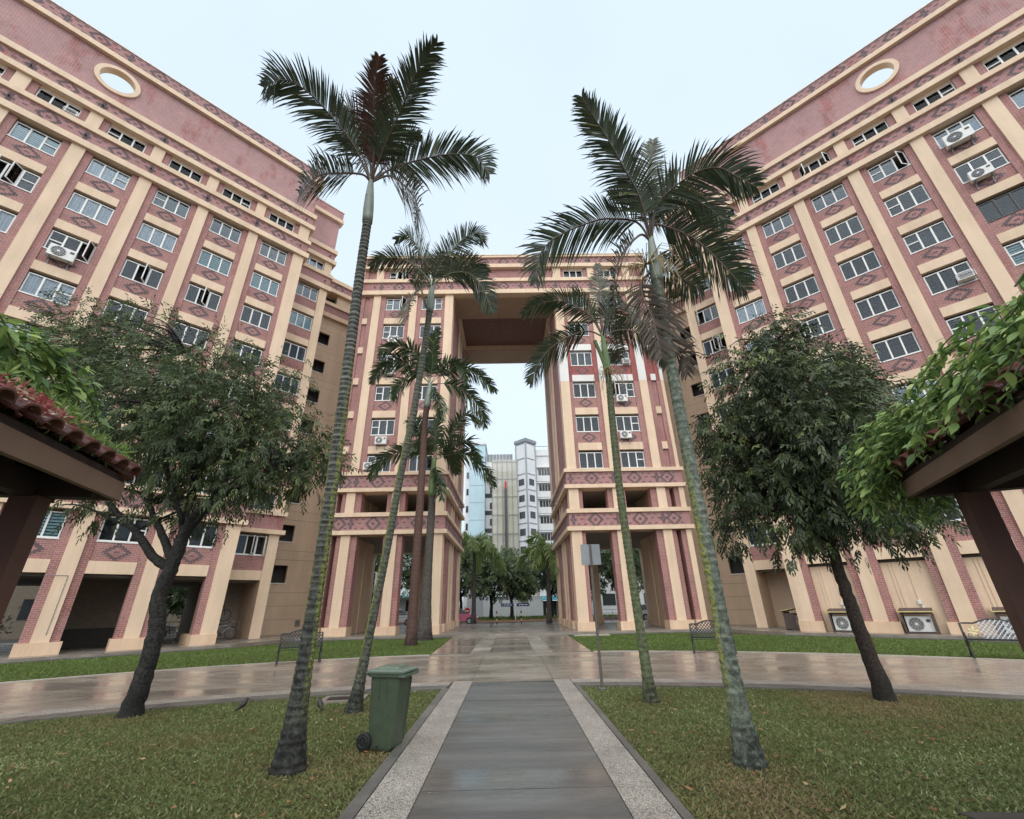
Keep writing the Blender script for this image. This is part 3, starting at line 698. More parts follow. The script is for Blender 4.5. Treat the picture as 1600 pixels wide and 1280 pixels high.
for m in (-1, 1):
    b = MB(); box(b, m, XI+.34, XO-.1, .95, D-.3, 10.2, 29.5); obj('inner_core', b, DARKIN, GT)
    # passage side and street side skins
    b = MB(); box(b, m, XI+.02, XI+.34, .72, D-.02, 10.18, 25.6); obj('side_wall', b, BRICK, GT)
    b = MB(); box(b, m, XI+.36, XO, D-.3, D, 10.18, 25.6); box(b, m, XO-.3, XO, .5, D-.31, 10.18, 25.6); obj('rear_wall', b, BRICK, GT)
    for y0, y1 in ((4.5, 5.1), (6.2, 6.8), (D-.7, D+.02)):
        b = MB(); box(b, m, XI-.10, XI+.019, y0, y1, 10.182, 25.598); obj('pilaster', b, TAN, GT)
    white = (17.16, 20.68) if m > 0 else None
    for z0, z1 in ((10.18, 25.6), (27.27, 28.42)):
        pieces = [(z0, z1, TAN)]
        if white and z0 < 15: pieces = [(z0, white[0], TAN), (white[0]+.002, white[1], WHITEP), (white[1]+.002, z1, TAN)]
        for a, c in ((XI, 4.95), (7.30, 7.86), (10.36, 10.96), (12.02, XO)):
            for p0, p1, mt_ in pieces:
                b = MB(); box(b, m, a, c, -.12, .0 if a > XI else .7, p0+.002, p1-.002); obj('pilaster' if mt_ is TAN else 'primed_pilaster', b, mt_, GT)
        for a, c in ((4.952, 5.22), (6.94, 8.2), (9.94, 11.32), (11.72, 12.24)):
            for p0, p1, mt_ in ([(z0, z1, BRICK)] if not (white and z0 < 15) else [(z0, white[0], BRICK), (white[0]+.002, white[1], BRICKR), (white[1]+.002, z1, BRICK)]):
                b = MB(); box(b, m, a, c, .002, .5, p0, p1); obj('brick_pier', b, mt_, GT)
        for p0, p1, mt_ in ([(z0, z1, BRICK)] if not (white and z0 < 15) else [(z0, white[0], BRICK), (white[0]+.002, white[1], BRICKR), (white[1]+.002, z1, BRICK)]):
            b = MB(); box(b, m, 11.322, 11.718, .12, .5, p0, p1); obj('recessed_panel', b, mt_, GT)
    for k in range(0, 6):
        c = ZC+H*k; top_ = min(c+.62, 25.4); h = top_-(c-.58)
        prim = white and k in (3,)
        for cxx in (6.08, 9.07):
            sp = specG.get((m*cxx, k), {})
            window(GT, m*cxx, .13, (top_+c-.58)/2, 1.70, h, sp.get('v', random.choice(VAR)), sp.get('x', random.choice(['', 'g', ''])), sp.get('o', ()))
            if k:
                o = link('brick_spandrel', wmesh(('sp', 1.72, .86, bool(prim)), lambda: MB().box(-.857, .857, 0, .25, -.431, .431).mesh('brick_spandrel', BRICKR if prim else BRICK)), GT, (m*cxx, .06, c-1.05)); link('brick_motif', MOTIF, o, kind='stuff')
                wl = white and k in (3, 4)
                link('lintel' if not wl else 'primed_lintel', wmesh(('li', 1.72, bool(wl)), lambda: lintel_mesh(1.715, .55, WHITEP if wl else TAN)), GT, (m*cxx, -.03, c-1.755))
        if k:
            b = MB(); box(b, m, 11.323, 11.717, -.03, .119, c-2.03, c-1.48); obj('lintel_block', b, WHITEP if (white and k in (3, 4)) else TAN, GT)
    for cxx in (6.08, 9.07):
        sp = specG.get((m*cxx, 'r'), {})
        window(GT, m*cxx, .13, 27.78, 1.70, .98, sp.get('v', 'p'), '', sp.get('o', ()))
        b = MB(); box(b, m, cxx-.857, cxx+.857, .06, .3, 28.272, 28.418); obj('window_head', b, TAN, GT)
    # arcade: front, rear and middle columns, plinths
    for zz0, zz1 in ((0., 5.93), (7.37, 8.78)):
        for y0, yd, front in ((0, .8, 1), (D-.8, .8, 0)):
            for a, c, br in ((XI, 4.95, ((4.95, 5.22),)), (7.30, 7.86, ((6.95, 7.30), (7.86, 8.2))), (10.36, 10.96, ((9.95, 10.36), (10.96, 11.28))), (11.9, XO, ((11.6, 11.9),))):
                ya = y0-.12 if front else y0; yb = y0+yd if front else y0+yd+.12
                b = MB(); box(b, m, a, c, ya, yb, zz0, zz1); obj('column', b, TAN, GT)
                for q0, q1 in (br if front else ()):
                    b = MB(); box(b, m, q0+.002, q1-.002, y0+.03, y0+yd-.03, (.47 if zz0 == 0 else zz0), zz1); obj('brick_pier', b, BRICK, GT)
                if zz0 == 0:
                    lo = min([a]+[q[0] for q in br if front])-.09; hi = max([c]+[q[1] for q in br if front])+.09
                    b = MB(); box(b, m, max(lo, XI-.06), min(hi, XO+.06), ya-.07, yb+.05, -.004, .47); obj('plinth', b, TANB, GT)
        for y, a, c in ((.85, 10.3, 11.0), (3.1, 10.25, 11.05)):
            b = MB(); box(b, m, a, c, y, y+(2.2 if y < 1 else 1.9), zz0, zz1); obj('column', b, TAN2 if y < 1 else TAN, GT)
        # passage-side piers
        for y0, y1, mt_ in ((2.3, 3.6, BRICK), (4.5, 5.1, TAN), (5.9, 6.5, TAN), (7.6, 8.9, BRICK)):
            b = MB(); box(b, m, XI+.04, XI+.62, y0, y1, zz0, zz1); obj('column' if mt_ is TAN else 'brick_pier', b, mt_, GT)
            if zz0 == 0:
                b = MB(); box(b, m, XI-.05, XI+.72, y0-.1, y1+.1, -.004, .47); obj('plinth', b, TANB, GT)
    b = MB(); box(b, m, 5.4, 9.6, 6.2, 6.4, 7.37, 8.78); obj('inner_wall', b, VOIDW, GT)
    for A in (A1, A2):
        b = MB(); box(b, m, XI-.28, XO+.2, -.30, D+.2, A[0], A[1]); obj('string_course', b, TAN, GT)
        b = MB(); box(b, m, XI-.10, XO+.08, -.10, D+.08, A[1], A[2]); obj('brick_band', b, BRICKB, GT)
        b = MB(); box(b, m, XI-.24, XO+.18, -.24, D+.18, A[2], A[3]); obj('string_course', b, TAN, GT)
        for s in (5.0, 6.6, 9.07, 11.0):
            if s in (6.6, 9.07) or True:
                pass
        for s in (5.95, 8.95):
            o = link('dark_brick', wmesh(('bm', 3.0, round(A[2]-A[1], 2)), lambda: bandmotif_mesh(3.0, A[2]-A[1], 1)), GT, (m*s, -.10, (A[1]+A[2])/2)); o['kind'] = 'stuff'
        o = link('dark_brick', wmesh(('bm', 1.5, round(A[2]-A[1], 2)), lambda: bandmotif_mesh(1.5, A[2]-A[1], 1)), GT, (m*11.25, -.10, (A[1]+A[2])/2)); o['kind'] = 'stuff'
        b = MB(); box(b, m, XI+.02, XO-.05, .82, D-.82, A[0]-.03, A[0]-.002); obj('arcade_ceiling', b, VOIDC, GT)
        for y in (2.2, 5.4, 8.6):
            o = link('dark_brick', wmesh(('bm', 3.0, round(A[2]-A[1], 2)), None), GT, (m*(XI-.10), y, (A[1]+A[2])/2), (0, 0, -m*PI/2)); o['kind'] = 'stuff'
    obj('water_spout', MB().tube([(m*(XI-.2), 6.0, 8.95), (m*(XI-.6), 6.0, 8.9)], .06, 8), METALD, GT)
for A, nm in ((A3, ''), (A4, '')):
    b = MB().box(-XO-.2, XO+.2, -.30, D+.2, A[0], A[1]); 
    if A is A3: b = MB().box(-XO-.2, XO+.2, -.30, 3.3, A[0], A[1]).box(-XO-.2, XO+.2, 8.5, D+.2, A[0], A[1]).box(-XO-.2, -XI+.3, 3.301, 8.499, A[0], A[1]).box(XI-.3, XO+.2, 3.301, 8.499, A[0], A[1])
    obj('string_course', b, TAN, GT)
    b = MB().box(-XO-.08, XO+.08, -.10, 3.28, A[1], A[2]).box(-XO-.08, XO+.08, 8.52, D+.08, A[1], A[2]); obj('brick_band', b, BRICKB, GT)
    zt = A[3] if A is A3 else 29.82
    b = MB().box(-XO-.18, XO+.18, -.24, 3.27, A[2], zt).box(-XO-.18, XO+.18, 8.53, D+.18, A[2], zt); obj('string_course', b, TAN, GT)
    for s in (-11.2, -8.95, -5.95, -2.98, 0, 2.98, 5.95, 8.95, 11.2):
        w_ = 3.0
        if abs(s) > 11: continue
        o = link('dark_brick', wmesh(('bm', 3.0, round(A[2]-A[1], 2)), lambda: bandmotif_mesh(3.0, A[2]-A[1], 1)), GT, (s, -.10, (A[1]+A[2])/2)); o['kind'] = 'stuff'
obj('coping', MB().box(-XO-.22, XO+.22, -.28, D+.22, 29.83, 29.93), CAPW, GT)
obj('bridge_wall', MB().box(-XI-.01, XI+.01, .05, .4, 27.27, 28.42), BRICK, GT)
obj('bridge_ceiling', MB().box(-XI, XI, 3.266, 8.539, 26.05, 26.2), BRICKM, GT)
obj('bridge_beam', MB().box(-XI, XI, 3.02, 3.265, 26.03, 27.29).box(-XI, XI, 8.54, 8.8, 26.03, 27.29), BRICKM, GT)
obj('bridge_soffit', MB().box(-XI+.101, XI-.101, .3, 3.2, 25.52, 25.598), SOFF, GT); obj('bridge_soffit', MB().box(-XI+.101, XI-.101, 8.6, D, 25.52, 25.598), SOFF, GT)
for s in (-11.0, -7.58, 7.58, 11.0):
    for z in (29.2, 26.5): obj('water_spout', MB().tube([(s, -.1, z), (s, -.3, z-.03)], .045, 8), METALD, GT)
PALMS = {}
PALMS['P1'] = dict(top=(-2.72, 6.21, 9.62), fr=[
  ([(-3.01,5.81,10.06),(-3.33,5.44,10.33),(-3.7,5.04,10.5),(-3.98,4.75,10.34),(-4.08,4.53,9.7)], 40),
  ([(-2.57,5.73,10.22),(-2.53,5.27,10.75),(-2.34,4.81,11.19)], 0),
  ([(-2.44,5.88,9.95),(-2.0,5.37,10.4),(-1.59,4.86,10.77),(-1.15,4.45,10.89)], 30),
  ([(-2.33,6.16,9.82),(-1.74,6.1,10.01),(-1.14,6.04,10.09),(-0.56,5.98,9.93),(-0.27,5.93,9.33)], 50),
  ([(-2.85,6.04,9.51),(-3.1,5.66,9.04),(-3.27,5.31,8.51),(-3.21,4.85,7.48)], 40),
  ([(-2.27,6.05,9.47),(-1.78,5.83,8.74),(-1.57,5.69,8.19),(-1.54,5.53,7.54)], 40),
  ([(-2.85,6.18,10.55),(-3.09,6.16,11.27),(-3.45,6.14,11.8),(-3.62,6.13,11.5)], 20),
  ([(-2.48,6.33,10.23),(-2.25,6.47,11.18),(-1.9,6.57,11.55)], 30),
  ([(-2.57,5.94,10.29),(-2.45,5.66,10.99),(-2.25,5.41,11.58)], 10),
  ([(-2.94,6.15,10.2),(-3.36,6.06,11.01),(-3.46,6.01,11.64)], 30),
])
PALMS['P2'] = dict(top=(-1.93, 9.2, 9.47), fr=[
  ([(-2.18,9.29,10.14),(-2.38,9.36,10.66),(-2.56,9.41,11.08),(-2.85,9.46,11.42),(-3.16,9.52,11.31)], 45),
  ([(-1.76,9.17,10.03),(-1.48,9.15,10.48),(-1.07,9.11,10.98),(-0.72,9.1,11.08),(-0.58,9.08,10.72)], 45),
  ([(-2.21,9.28,9.83),(-2.58,9.38,10.27),(-3.06,9.49,10.59),(-3.5,9.58,10.65),(-3.86,9.68,10.46)], 45),
  ([(-2.11,8.97,9.14),(-2.26,8.68,8.63),(-2.29,8.37,8.01),(-2.24,8.04,7.35)], 40),
  ([(-1.69,9.2,9.61),(-1.36,9.19,9.77),(-0.97,9.18,9.72),(-0.62,9.17,9.29),(-0.32,9.16,8.43)], 55),
  ([(-1.8,9.43,10.06),(-1.44,9.69,10.5),(-0.92,10.02,10.88),(-0.5,10.32,10.77)], 40),
  ([(-1.97,9.46,10.16),(-2.15,9.7,10.81),(-2.35,9.88,11.29)], 20),
  ([(-1.72,8.48,9.27),(-1.49,7.81,9.0),(-1.34,7.44,8.81)], 10),
  ([(-2.15,9.52,9.81),(-2.48,9.99,10.29),(-2.84,10.56,10.57)], 30),
])
PALMS['P5'] = dict(top=(2.71, 5.98, 7.68), fr=[
  ([(2.5,5.63,8.26),(2.18,5.32,8.67),(1.87,5.03,9.03),(1.66,4.85,9.23),(1.36,4.58,9.5)], 35),
  ([(2.82,5.76,8.17),(3.1,5.57,8.43),(3.48,5.35,8.57),(3.79,5.18,8.46),(3.94,5.04,8.07),(4.08,4.86,7.57)], 50),
  ([(2.79,5.91,7.89),(3.05,5.8,7.69),(3.34,5.65,7.26),(3.53,5.45,6.57),(3.66,5.22,5.78)], 50),
  ([(2.52,6.01,8.08),(2.11,6.03,8.2),(1.75,6.06,8.19),(1.06,6.11,7.88),(0.68,6.14,7.48),(0.56,6.18,6.8)], 50),
  ([(2.5,5.92,7.67),(2.1,5.79,7.13),(1.87,5.68,6.6),(1.73,5.53,5.91),(1.65,5.42,5.43)], 35),
  ([(2.96,6.07,8.43),(3.36,6.13,8.86),(3.72,6.19,8.96),(4.13,6.26,8.73),(4.44,6.34,8.37)], 45),
  ([(2.74,5.79,8.54),(2.82,5.66,9.17),(2.96,5.54,9.78)], 10),
  ([(2.72,6.29,8.78),(2.53,6.46,9.26),(2.27,6.62,9.61)], 30),
  ([(3.13,6.72,7.63),(3.47,7.0,7.75),(4.04,7.48,7.86),(4.53,7.86,7.95)], 45),
  ([(2.84,6.03,8.14),(3.18,6.08,8.63),(3.58,6.18,9.66)], 20),
])
PALMS['P5b'] = dict(top=(2.58, 5.98, 6.84), fr=[
  ([(2.39,5.97,6.63),(2.36,5.96,6.29),(2.45,5.93,5.79),(2.46,5.9,5.03)], 20),
  ([(2.89,6.39,5.58),(3.07,6.47,5.42),(3.14,6.58,5.1)], 40),
])
PALMS['P6'] = dict(top=(2.51, 9.41, 7.91), fr=[
  ([(2.28,9.44,8.42),(2.03,9.46,8.69),(1.58,9.5,9.0),(0.99,9.53,8.97),(0.46,9.57,8.63)], 45),
  ([(2.16,9.39,7.95),(1.72,9.37,7.82),(1.23,9.35,7.5),(0.85,9.32,7.04),(0.57,9.29,6.39)], 50),
  ([(2.85,9.59,8.07),(3.31,9.82,8.26),(3.92,10.16,8.23),(4.34,10.48,7.96),(4.55,10.73,7.65)], 50),
  ([(2.51,9.36,8.53),(2.56,9.31,9.28),(2.58,9.25,10.08)], 10),
  ([(2.53,8.89,8.01),(2.63,8.47,8.0),(2.77,8.1,7.86),(2.64,7.37,6.77)], 35),
  ([(2.86,9.97,8.08),(3.25,10.71,8.17),(3.39,11.33,8.15)], 30),
  ([(2.77,9.69,8.43),(3.35,10.08,8.66),(3.94,10.45,9.05)], 30),
  ([(2.41,9.58,8.44),(2.24,9.89,9.46),(1.96,10.05,9.87)], 30),
])
PALMS['P3'] = dict(top=(-4.63, 23.4, 13.98), fr=[
  ([(-5.49,23.24,14.81),(-6.56,23.08,15.25),(-7.45,22.93,14.77),(-7.97,22.76,13.6)], 30),
  ([(-5.22,22.95,14.24),(-5.87,22.48,13.81),(-6.21,21.97,12.78),(-6.22,21.54,11.86)], 30),
  ([(-4.47,22.89,15.0),(-4.36,22.34,16.1),(-4.03,21.93,16.86)], 20),
  ([(-3.76,23.54,14.75),(-2.7,23.67,15.12),(-1.53,23.83,14.46),(-0.63,23.98,13.61)], 30),
  ([(-3.72,23.51,13.92),(-2.66,23.65,13.58),(-1.68,23.82,12.47),(-1.33,23.98,11.2)], 30),
  ([(-4.29,23.17,13.17),(-3.88,22.84,12.06),(-3.71,22.57,11.12)], 30),
  ([(-5.3,22.96,15.37),(-6.09,22.66,16.02),(-7.06,22.37,15.85),(-7.51,22.12,15.0)], 30),
  ([(-3.74,23.27,15.11),(-2.83,23.19,15.05),(-2.39,23.08,13.67)], 30),
  ([(-5.04,23.93,15.62),(-5.52,24.22,16.45),(-5.82,24.36,16.32)], 30),
])
PALMS['P4'] = dict(top=(-4.73, 26.7, 10.15), fr=[
  ([(-5.86,26.57,10.72),(-6.94,26.46,10.6),(-8.03,26.32,9.9),(-8.54,26.19,8.75)], 30),
  ([(-3.8,26.67,10.42),(-2.68,26.65,10.39),(-1.55,26.61,9.4),(-0.82,26.57,8.25)], 30),
  ([(-4.02,26.61,11.2),(-3.29,26.52,12.47),(-2.54,26.45,13.16),(-1.85,26.38,12.18)], 30),
  ([(-3.62,26.58,10.88),(-2.69,26.49,11.33),(-2.11,26.41,10.59),(-1.99,26.32,9.51)], 30),
  ([(-5.22,26.53,11.09),(-5.82,26.32,12.23),(-6.17,26.23,12.71),(-6.09,26.06,11.53)], 30),
  ([(-4.69,26.51,11.67),(-4.58,26.39,12.64),(-4.45,26.32,13.24)], 20),
  ([(-4.45,26.4,9.29),(-4.15,26.0,8.17),(-3.98,25.68,7.3)], 30),
  ([(-5.08,25.96,10.49),(-5.56,25.02,10.84),(-5.53,24.33,9.95)], 30),
  ([(-4.29,27.28,10.93),(-3.68,27.91,10.52),(-3.44,28.62,9.72)], 30),
])
# ------------------------------------------------------------------ palms
def trunkmat(name, dark, light, moss, mossamt, side, ringc, two=False, mtop=6.2, ns=14):
    m, t, b = mat(name); v = coords(t, (1, 1, 1)); v2 = coords(t, (1, 1, .35))
    n = noise(t, v, ns, 7, .78); n2 = noise(t, v2, 3.2, 5, .6); n3 = noise(t, v, 30, 3, .6)
    c = mixc(t, ramp(t, n, [(.42, 0.), (.62, 1.)]), dark, light)
    a = N(t, 'ShaderNodeAttribute', attribute_name='ring')
    c = mixc(t, ramp(t, a.outputs['Fac'], [(.2, 0.), (.75, .75)]), c, ringc)
    # lichen on one side of the stem
    tcn = N(t, 'ShaderNodeTexCoord'); sp = N(t, 'ShaderNodeSeparateXYZ'); t.links.new(tcn.outputs['Normal'], sp.inputs[0])
    mu = N(t, 'ShaderNodeMath', operation='MULTIPLY_ADD'); mu.inputs[1].default_value = side; mu.inputs[2].default_value = 0
    t.links.new(sp.outputs['X'], mu.inputs[0])
    if two:
        ab_ = N(t, 'ShaderNodeMath', operation='ABSOLUTE'); t.links.new(mu.outputs[0], ab_.inputs[0]); mu = ab_
    ad = N(t, 'ShaderNodeMath', operation='ADD'); t.links.new(mu.outputs[0], ad.inputs[0]); t.links.new(n2, ad.inputs[1])
    so_ = N(t, 'ShaderNodeSeparateXYZ'); t.links.new(tcn.outputs['Object'], so_.inputs[0])
    zr = ramp(t, so_.outputs['Z'], [(0, 0.)]); 
    mr = N(t, 'ShaderNodeMapRange'); setin(mr, From_Min=.35, From_Max=1.1, To_Min=0, To_Max=1); t.links.new(so_.outputs['Z'], mr.inputs['Value'])
    mr2 = N(t, 'ShaderNodeMapRange'); setin(mr2, From_Min=mtop*.65, From_Max=mtop, To_Min=1, To_Max=0.05); t.links.new(so_.outputs['Z'], mr2.inputs['Value'])
    f = N(t, 'ShaderNodeMath', operation='MULTIPLY'); t.links.new(mr.outputs[0], f.inputs[0]); t.links.new(mr2.outputs[0], f.inputs[1])
    f2 = N(t, 'ShaderNodeMath', operation='MULTIPLY'); t.links.new(f.outputs[0], f2.inputs[0]); t.links.new(ramp(t, ad.outputs[0], [(.80, 0.), (1.0, mossamt)]), f2.inputs[1])
    f3 = N(t, 'ShaderNodeMath', operation='MULTIPLY'); t.links.new(f2.outputs[0], f3.inputs[0]); t.links.new(ramp(t, n3, [(.40, .0), (.60, 1.)]), f3.inputs[1])
    c = mixc(t, f3.outputs[0], c, moss)
    # soaked black foot of the stem, with an uneven tide line
    zz = N(t, 'ShaderNodeMath', operation='MULTIPLY_ADD'); zz.inputs[1].default_value = -.68; t.links.new(so_.outputs['Z'], zz.inputs[0]); t.links.new(n2, zz.inputs[2])
    fw = N(t, 'ShaderNodeMath', operation='MULTIPLY'); t.links.new(ramp(t, zz.outputs[0], [(.14, 0.), (.42, .88)]), fw.inputs[0]); t.links.new(ramp(t, n, [(.38, 1.), (.62, .45)]), fw.inputs[1])
    c = mixc(t, fw.outputs[0], c, (.012, .012, .012))
    t.links.new(c, b.inputs['Base Color']); setin(b, Roughness=.75); b.inputs['Specular IOR Level'].default_value = .3
    bump(t, b, n, .9, .02); return m
TRK1 = trunkmat('palm_bark_dark', (.016, .016, .016), (.085, .09, .075), (.22, .25, .05), .9, .62, (.24, .24, .21), True, 6.0)
TRK2 = trunkmat('palm_bark_lichen', (.035, .038, .03), (.13, .14, .10), (.30, .30, .03), .98, -.85, (.16, .17, .13))
TRK5 = trunkmat('palm_bark_grey', (.07, .085, .065), (.22, .25, .20), (.36, .37, .05), .9, -.62, (.045, .05, .042), False, 3.8)
TRK6 = trunkmat('palm_bark_green', (.07, .085, .04), (.17, .19, .11), (.22, .25, .06), .8, -.42, (.07, .08, .05), False, 5)
TRKR = trunkmat('palm_bark_red', (.075, .042, .035), (.125, .07, .055), (.10, .08, .05), .2, .1, (.10, .06, .05))
TRKG = trunkmat('palm_bark_brown', (.055, .05, .046), (.13, .115, .10), (.12, .12, .07), .3, .1, (.08, .07, .06))
SHAFT = simple('crownshaft_grey_green', (.23, .27, .23), .5, .15, 5)
SHAFTG = simple('crownshaft_green', (.13, .20, .07), .45, .18, 4)
STALK = leafmat('flower_stalk_tan', [(0, (.22, .17, .09)), (1, (.42, .35, .20))], .8)
RACH = simple('rachis_green', (.10, .13, .06), .5)
RACHB = simple('rachis_brown', (.09, .06, .045), .5)
def frond_mesh(base, pts, twist, Lmax, mat_leaf, mat_rach, off, n=64, plumose=False, width=.042, seed=0):
    r_ = np.random.default_rng(seed); rr = random.Random(seed)
    P = spline([base] + list(pts), 10); m = len(P); A = np.array([tuple(p) for p in P])
    seg = np.linalg.norm(np.diff(A, axis=0), axis=1); cum = np.concatenate([[0], np.cumsum(seg)]); tot = cum[-1]
    T = np.gradient(A, axis=0); T = norm(T)
    # blade plane: horizontal side vector of the frond, turned about the midrib by the twist
    ch = A[-1]-A[0]; hz = np.array([ch[0], ch[1], 0.]);
    if np.linalg.norm(hz) < .25*tot: hz = np.array([ch[0]*.3, -1., 0.]); 
    side0 = norm(np.cross(hz, [0, 0, 1.]))
    sv = []
    for i in range(m):
        s = side0 - T[i]*np.dot(side0, T[i]); s = s/max(np.linalg.norm(s), 1e-6); sv.append(s)
    sv = np.array(sv); nv = norm(np.cross(sv, T))
    sgn = 1 if ch[0] >= 0 else -1
    tw = math.radians(twist)*sgn
    b = MB()
    rad = [max(.004, .024*(1-.8*c/tot)) for c in cum]
    b.tube(A, rad, 5)
    V = []; F = []; base_i = 0; tint = []
    for q in range(n):
        u = .17 + .825*(q+.5)/n
        d = u*tot; i = min(int(np.searchsorted(cum, d)), m-1); i0 = max(i-1, 0)
        f = (d-cum[i0])/max(cum[i]-cum[i0], 1e-6); p = A[i0]+(A[i]-A[i0])*f; t = T[i]
        ll = Lmax*(.42+.58*math.sin(PI*min(1, u*1.0)**.9))*(1 if u < .85 else 1-.45*(u-.85)/.15)
        for sd_ in (-1, 1):
            aw = tw + r_.normal(0, .16) + (r_.uniform(-.8, .8) if plumose else 0)
            S = (sv[i]*math.cos(aw) + nv[i]*math.sin(aw))*sd_
            fwd = .62 + .8*u**2
            lift = .25
            d0 = S + t*fwd + nv[i]*lift; d0 = d0/np.linalg.norm(d0)
            L = ll*r_.uniform(.74, 1.15)*(1.12); droop = .25+.55*r_.random()
            if r_.random() < .05: continue
            w = width*r_.uniform(.8, 1.15)
            wv = np.cross(d0, nv[i]*math.cos(aw)+sv[i]*math.sin(aw)); wv = np.cross(d0, S*0+nv[i]); wv = t - d0*np.dot(t, d0); wv = wv/max(np.linalg.norm(wv), 1e-6)
            hor = math.sqrt(max(.05, 1-d0[2]**2)); g_ = droop*hor*.72
            p1 = p + d0*L*.36 + np.array([0, 0, -g_*L*.12]); p2 = p + d0*L*.70 + np.array([0, 0, -g_*L*.46]); p3 = p + d0*L*.94 + np.array([0, 0, -g_*L*.95])
            k = len(V)
            V += [p-wv*w*.3, p+wv*w*.3, p1-wv*w*.5, p1+wv*w*.5, p2-wv*w*.38, p2+wv*w*.38, p3]
            F += [(k, k+1, k+3, k+2), (k+2, k+3, k+5, k+4), (k+4, k+5, k+6)]
            tv = min(1, max(0, r_.normal(.45, .18) + (.25 if r_.random() < .04 else 0))); tint += [tv, tv, tv]
    nb = len(b.v); nf = len(b.f)
    b.v += [tuple(v) for v in V]; b.f += [tuple(x+nb for x in f) for f in F]
    me = b.mesh('frond', mat_leaf, off=off); me.materials.append(mat_rach)
    me.polygons.foreach_set('material_index', [1]*nf + [0]*len(F))
    a = me.attributes.new('tint', 'FLOAT', 'FACE'); a.data.foreach_set('value', np.array([.5]*nf+tint, dtype=np.float32))
    me.update(); return me
def trunk_mesh(pts, rfun, ring_gap, ringamp, n=18, ring0=0.):
    P = spline(pts, 40); out = []; rad = []; att = []; d = 0; nxt = 0; rr = random.Random(3)
    L = 0; prev = P[0]
    tot = sum((P[i+1]-P[i]).length for i in range(len(P)-1))
    # resample every 1.6 cm or so near rings
    step = ring_gap/5; Q = []; acc = 0; i = 0; q = P[0].copy()
    dist = [0]
    for k in range(1, len(P)): dist.append(dist[-1]+(P[k]-P[k-1]).length)
    nn = int(tot/step)
    for k in range(nn+1):
        s = tot*k/nn
        s += ring_gap*.12*math.sin(k/5*2.3)*(0 if k in (0, nn) else 1)
        while i < len(P)-2 and dist[i+1] < s: i += 1
        f = (s-dist[i])/max(dist[i+1]-dist[i], 1e-6); Q.append(P[i].lerp(P[i+1], min(f, 1)))
        u = s/tot; ph = (k % 5)
        r = rfun(u, s); on = (1., .55, 0., 0., .35)[ph]
        rad.append(r*(1+ringamp*(1.5*on-.5*(ph == 2))+.012*math.sin(s*9)))
        att.append(on*(.5+.5*rr.random())*min(1, .28+max(0, s-ring0)/5*.6))
    b = MB(); b.tube(Q, rad, n, True, att); b.sm = True; return b
def palm(key, label, pts, rb, rm, rt, bark, shaft, shaft_h, cfg, Lmax, leafm, rachm, group, ring_gap=.10, ringamp=.03, width=.042, plumose=False, n=64, flare=.5, name='palm_tree', brown=()):
    base = Vector(pts[0]); off = (base.x, base.y, GZ)
    root = thing(name, label, 'palm', off, 0, group)
    top = Vector(cfg['top']); pts = [Vector(p) for p in pts]
    tot = (pts[-1]-pts[0]).length
    def rf(u, s): return (rm + (rt-rm)*u) + (rb-rm)*math.exp(-s/flare)
    b = trunk_mesh([pts[0]-Vector((0, 0, .1))]+pts[1:], rf, ring_gap, ringamp); obj('trunk', b, bark, root, off=off)
    # smooth crownshaft above the ringed stem
    t0 = pts[-1]; up = (top-pts[-2]).normalized(); 
    if shaft_h:
        a = top-up*shaft_h
        sp = [a + up*shaft_h*k/8 for k in range(9)]; rr_ = [rt*(1.0+.42*math.sin(PI*min(1, .18+k/8*.9))**1.0)*(1-.35*k/8) for k in range(9)]
        b = MB().tube(sp, rr_, 14); b.sm = True; obj('crownshaft', b, shaft, root, off=off)
    for i, (p, tw) in enumerate(cfg['fr']):
        me = frond_mesh(top - up*.12, p, tw, Lmax*(.85 if len(p) < 4 else 1), PALMB if i in brown else leafm, rachm, off, n if len(p) > 3 else int(n*.75), plumose, width, seed=hash_(key)+i)
        link('frond', me, root)
    return root, off, up, top
def hash_(s): return sum(ord(c)*31**i for i, c in enumerate(s)) % 10007
def stalks(root, off, c, n, L, seed, name='flower_stalk'):
    r_ = random.Random(seed); b = MB()
    for i in range(n):
        a = r_.uniform(0, 2*PI); e = r_.uniform(-.3, .7); d = Vector((math.cos(a), math.sin(a), e))
        p = Vector(c); l = L*r_.uniform(.6, 1.1)
        b.tube([p, p+d*l*.35, p+d*l*.55+Vector((0, 0, -l*.35)), p+d*l*.6+Vector((r_.uniform(-.1, .1), 0, -l*.8))], [.008, .006, .005, .003], 4)
    me = b.mesh(name, STALK, off=off); a = me.attributes.new('tint', 'FLOAT', 'FACE'); a.data.foreach_set('value', rng.random(len(me.polygons)).astype(np.float32)); link(name, me, root)
GP = 'ring-barked palms on the front lawn'
P1P = [(-2.56, 6.21, -.12), (-2.555, 6.21, .89), (-2.55, 6.21, 2.09), (-2.565, 6.21, 3.54), (-2.6, 6.21, 5.3), (-2.64, 6.21, 7.06), (-2.66, 6.21, 8.42), (-2.70, 6.21, 9.1)]
palm('P1', 'tallest palm, dark ringed trunk with green flanks, on the lawn left of the wheelie bin', P1P, .22, .092, .078, TRK1, SHAFT, 1.25, PALMS['P1'], .66, PALMG, RACHB, GP, .09, .045, .032, n=92, flare=.42, brown=(1, 6, 8))
P2P = [(-2.8, 9.2, -.12), (-2.65, 9.2, 1.09), (-2.48, 9.2, 2.59), (-2.33, 9.2, 4.19), (-2.17, 9.2, 5.55), (-2.03, 9.2, 7.28), (-1.96, 9.2, 8.43), (-1.94, 9.2, 8.9)]
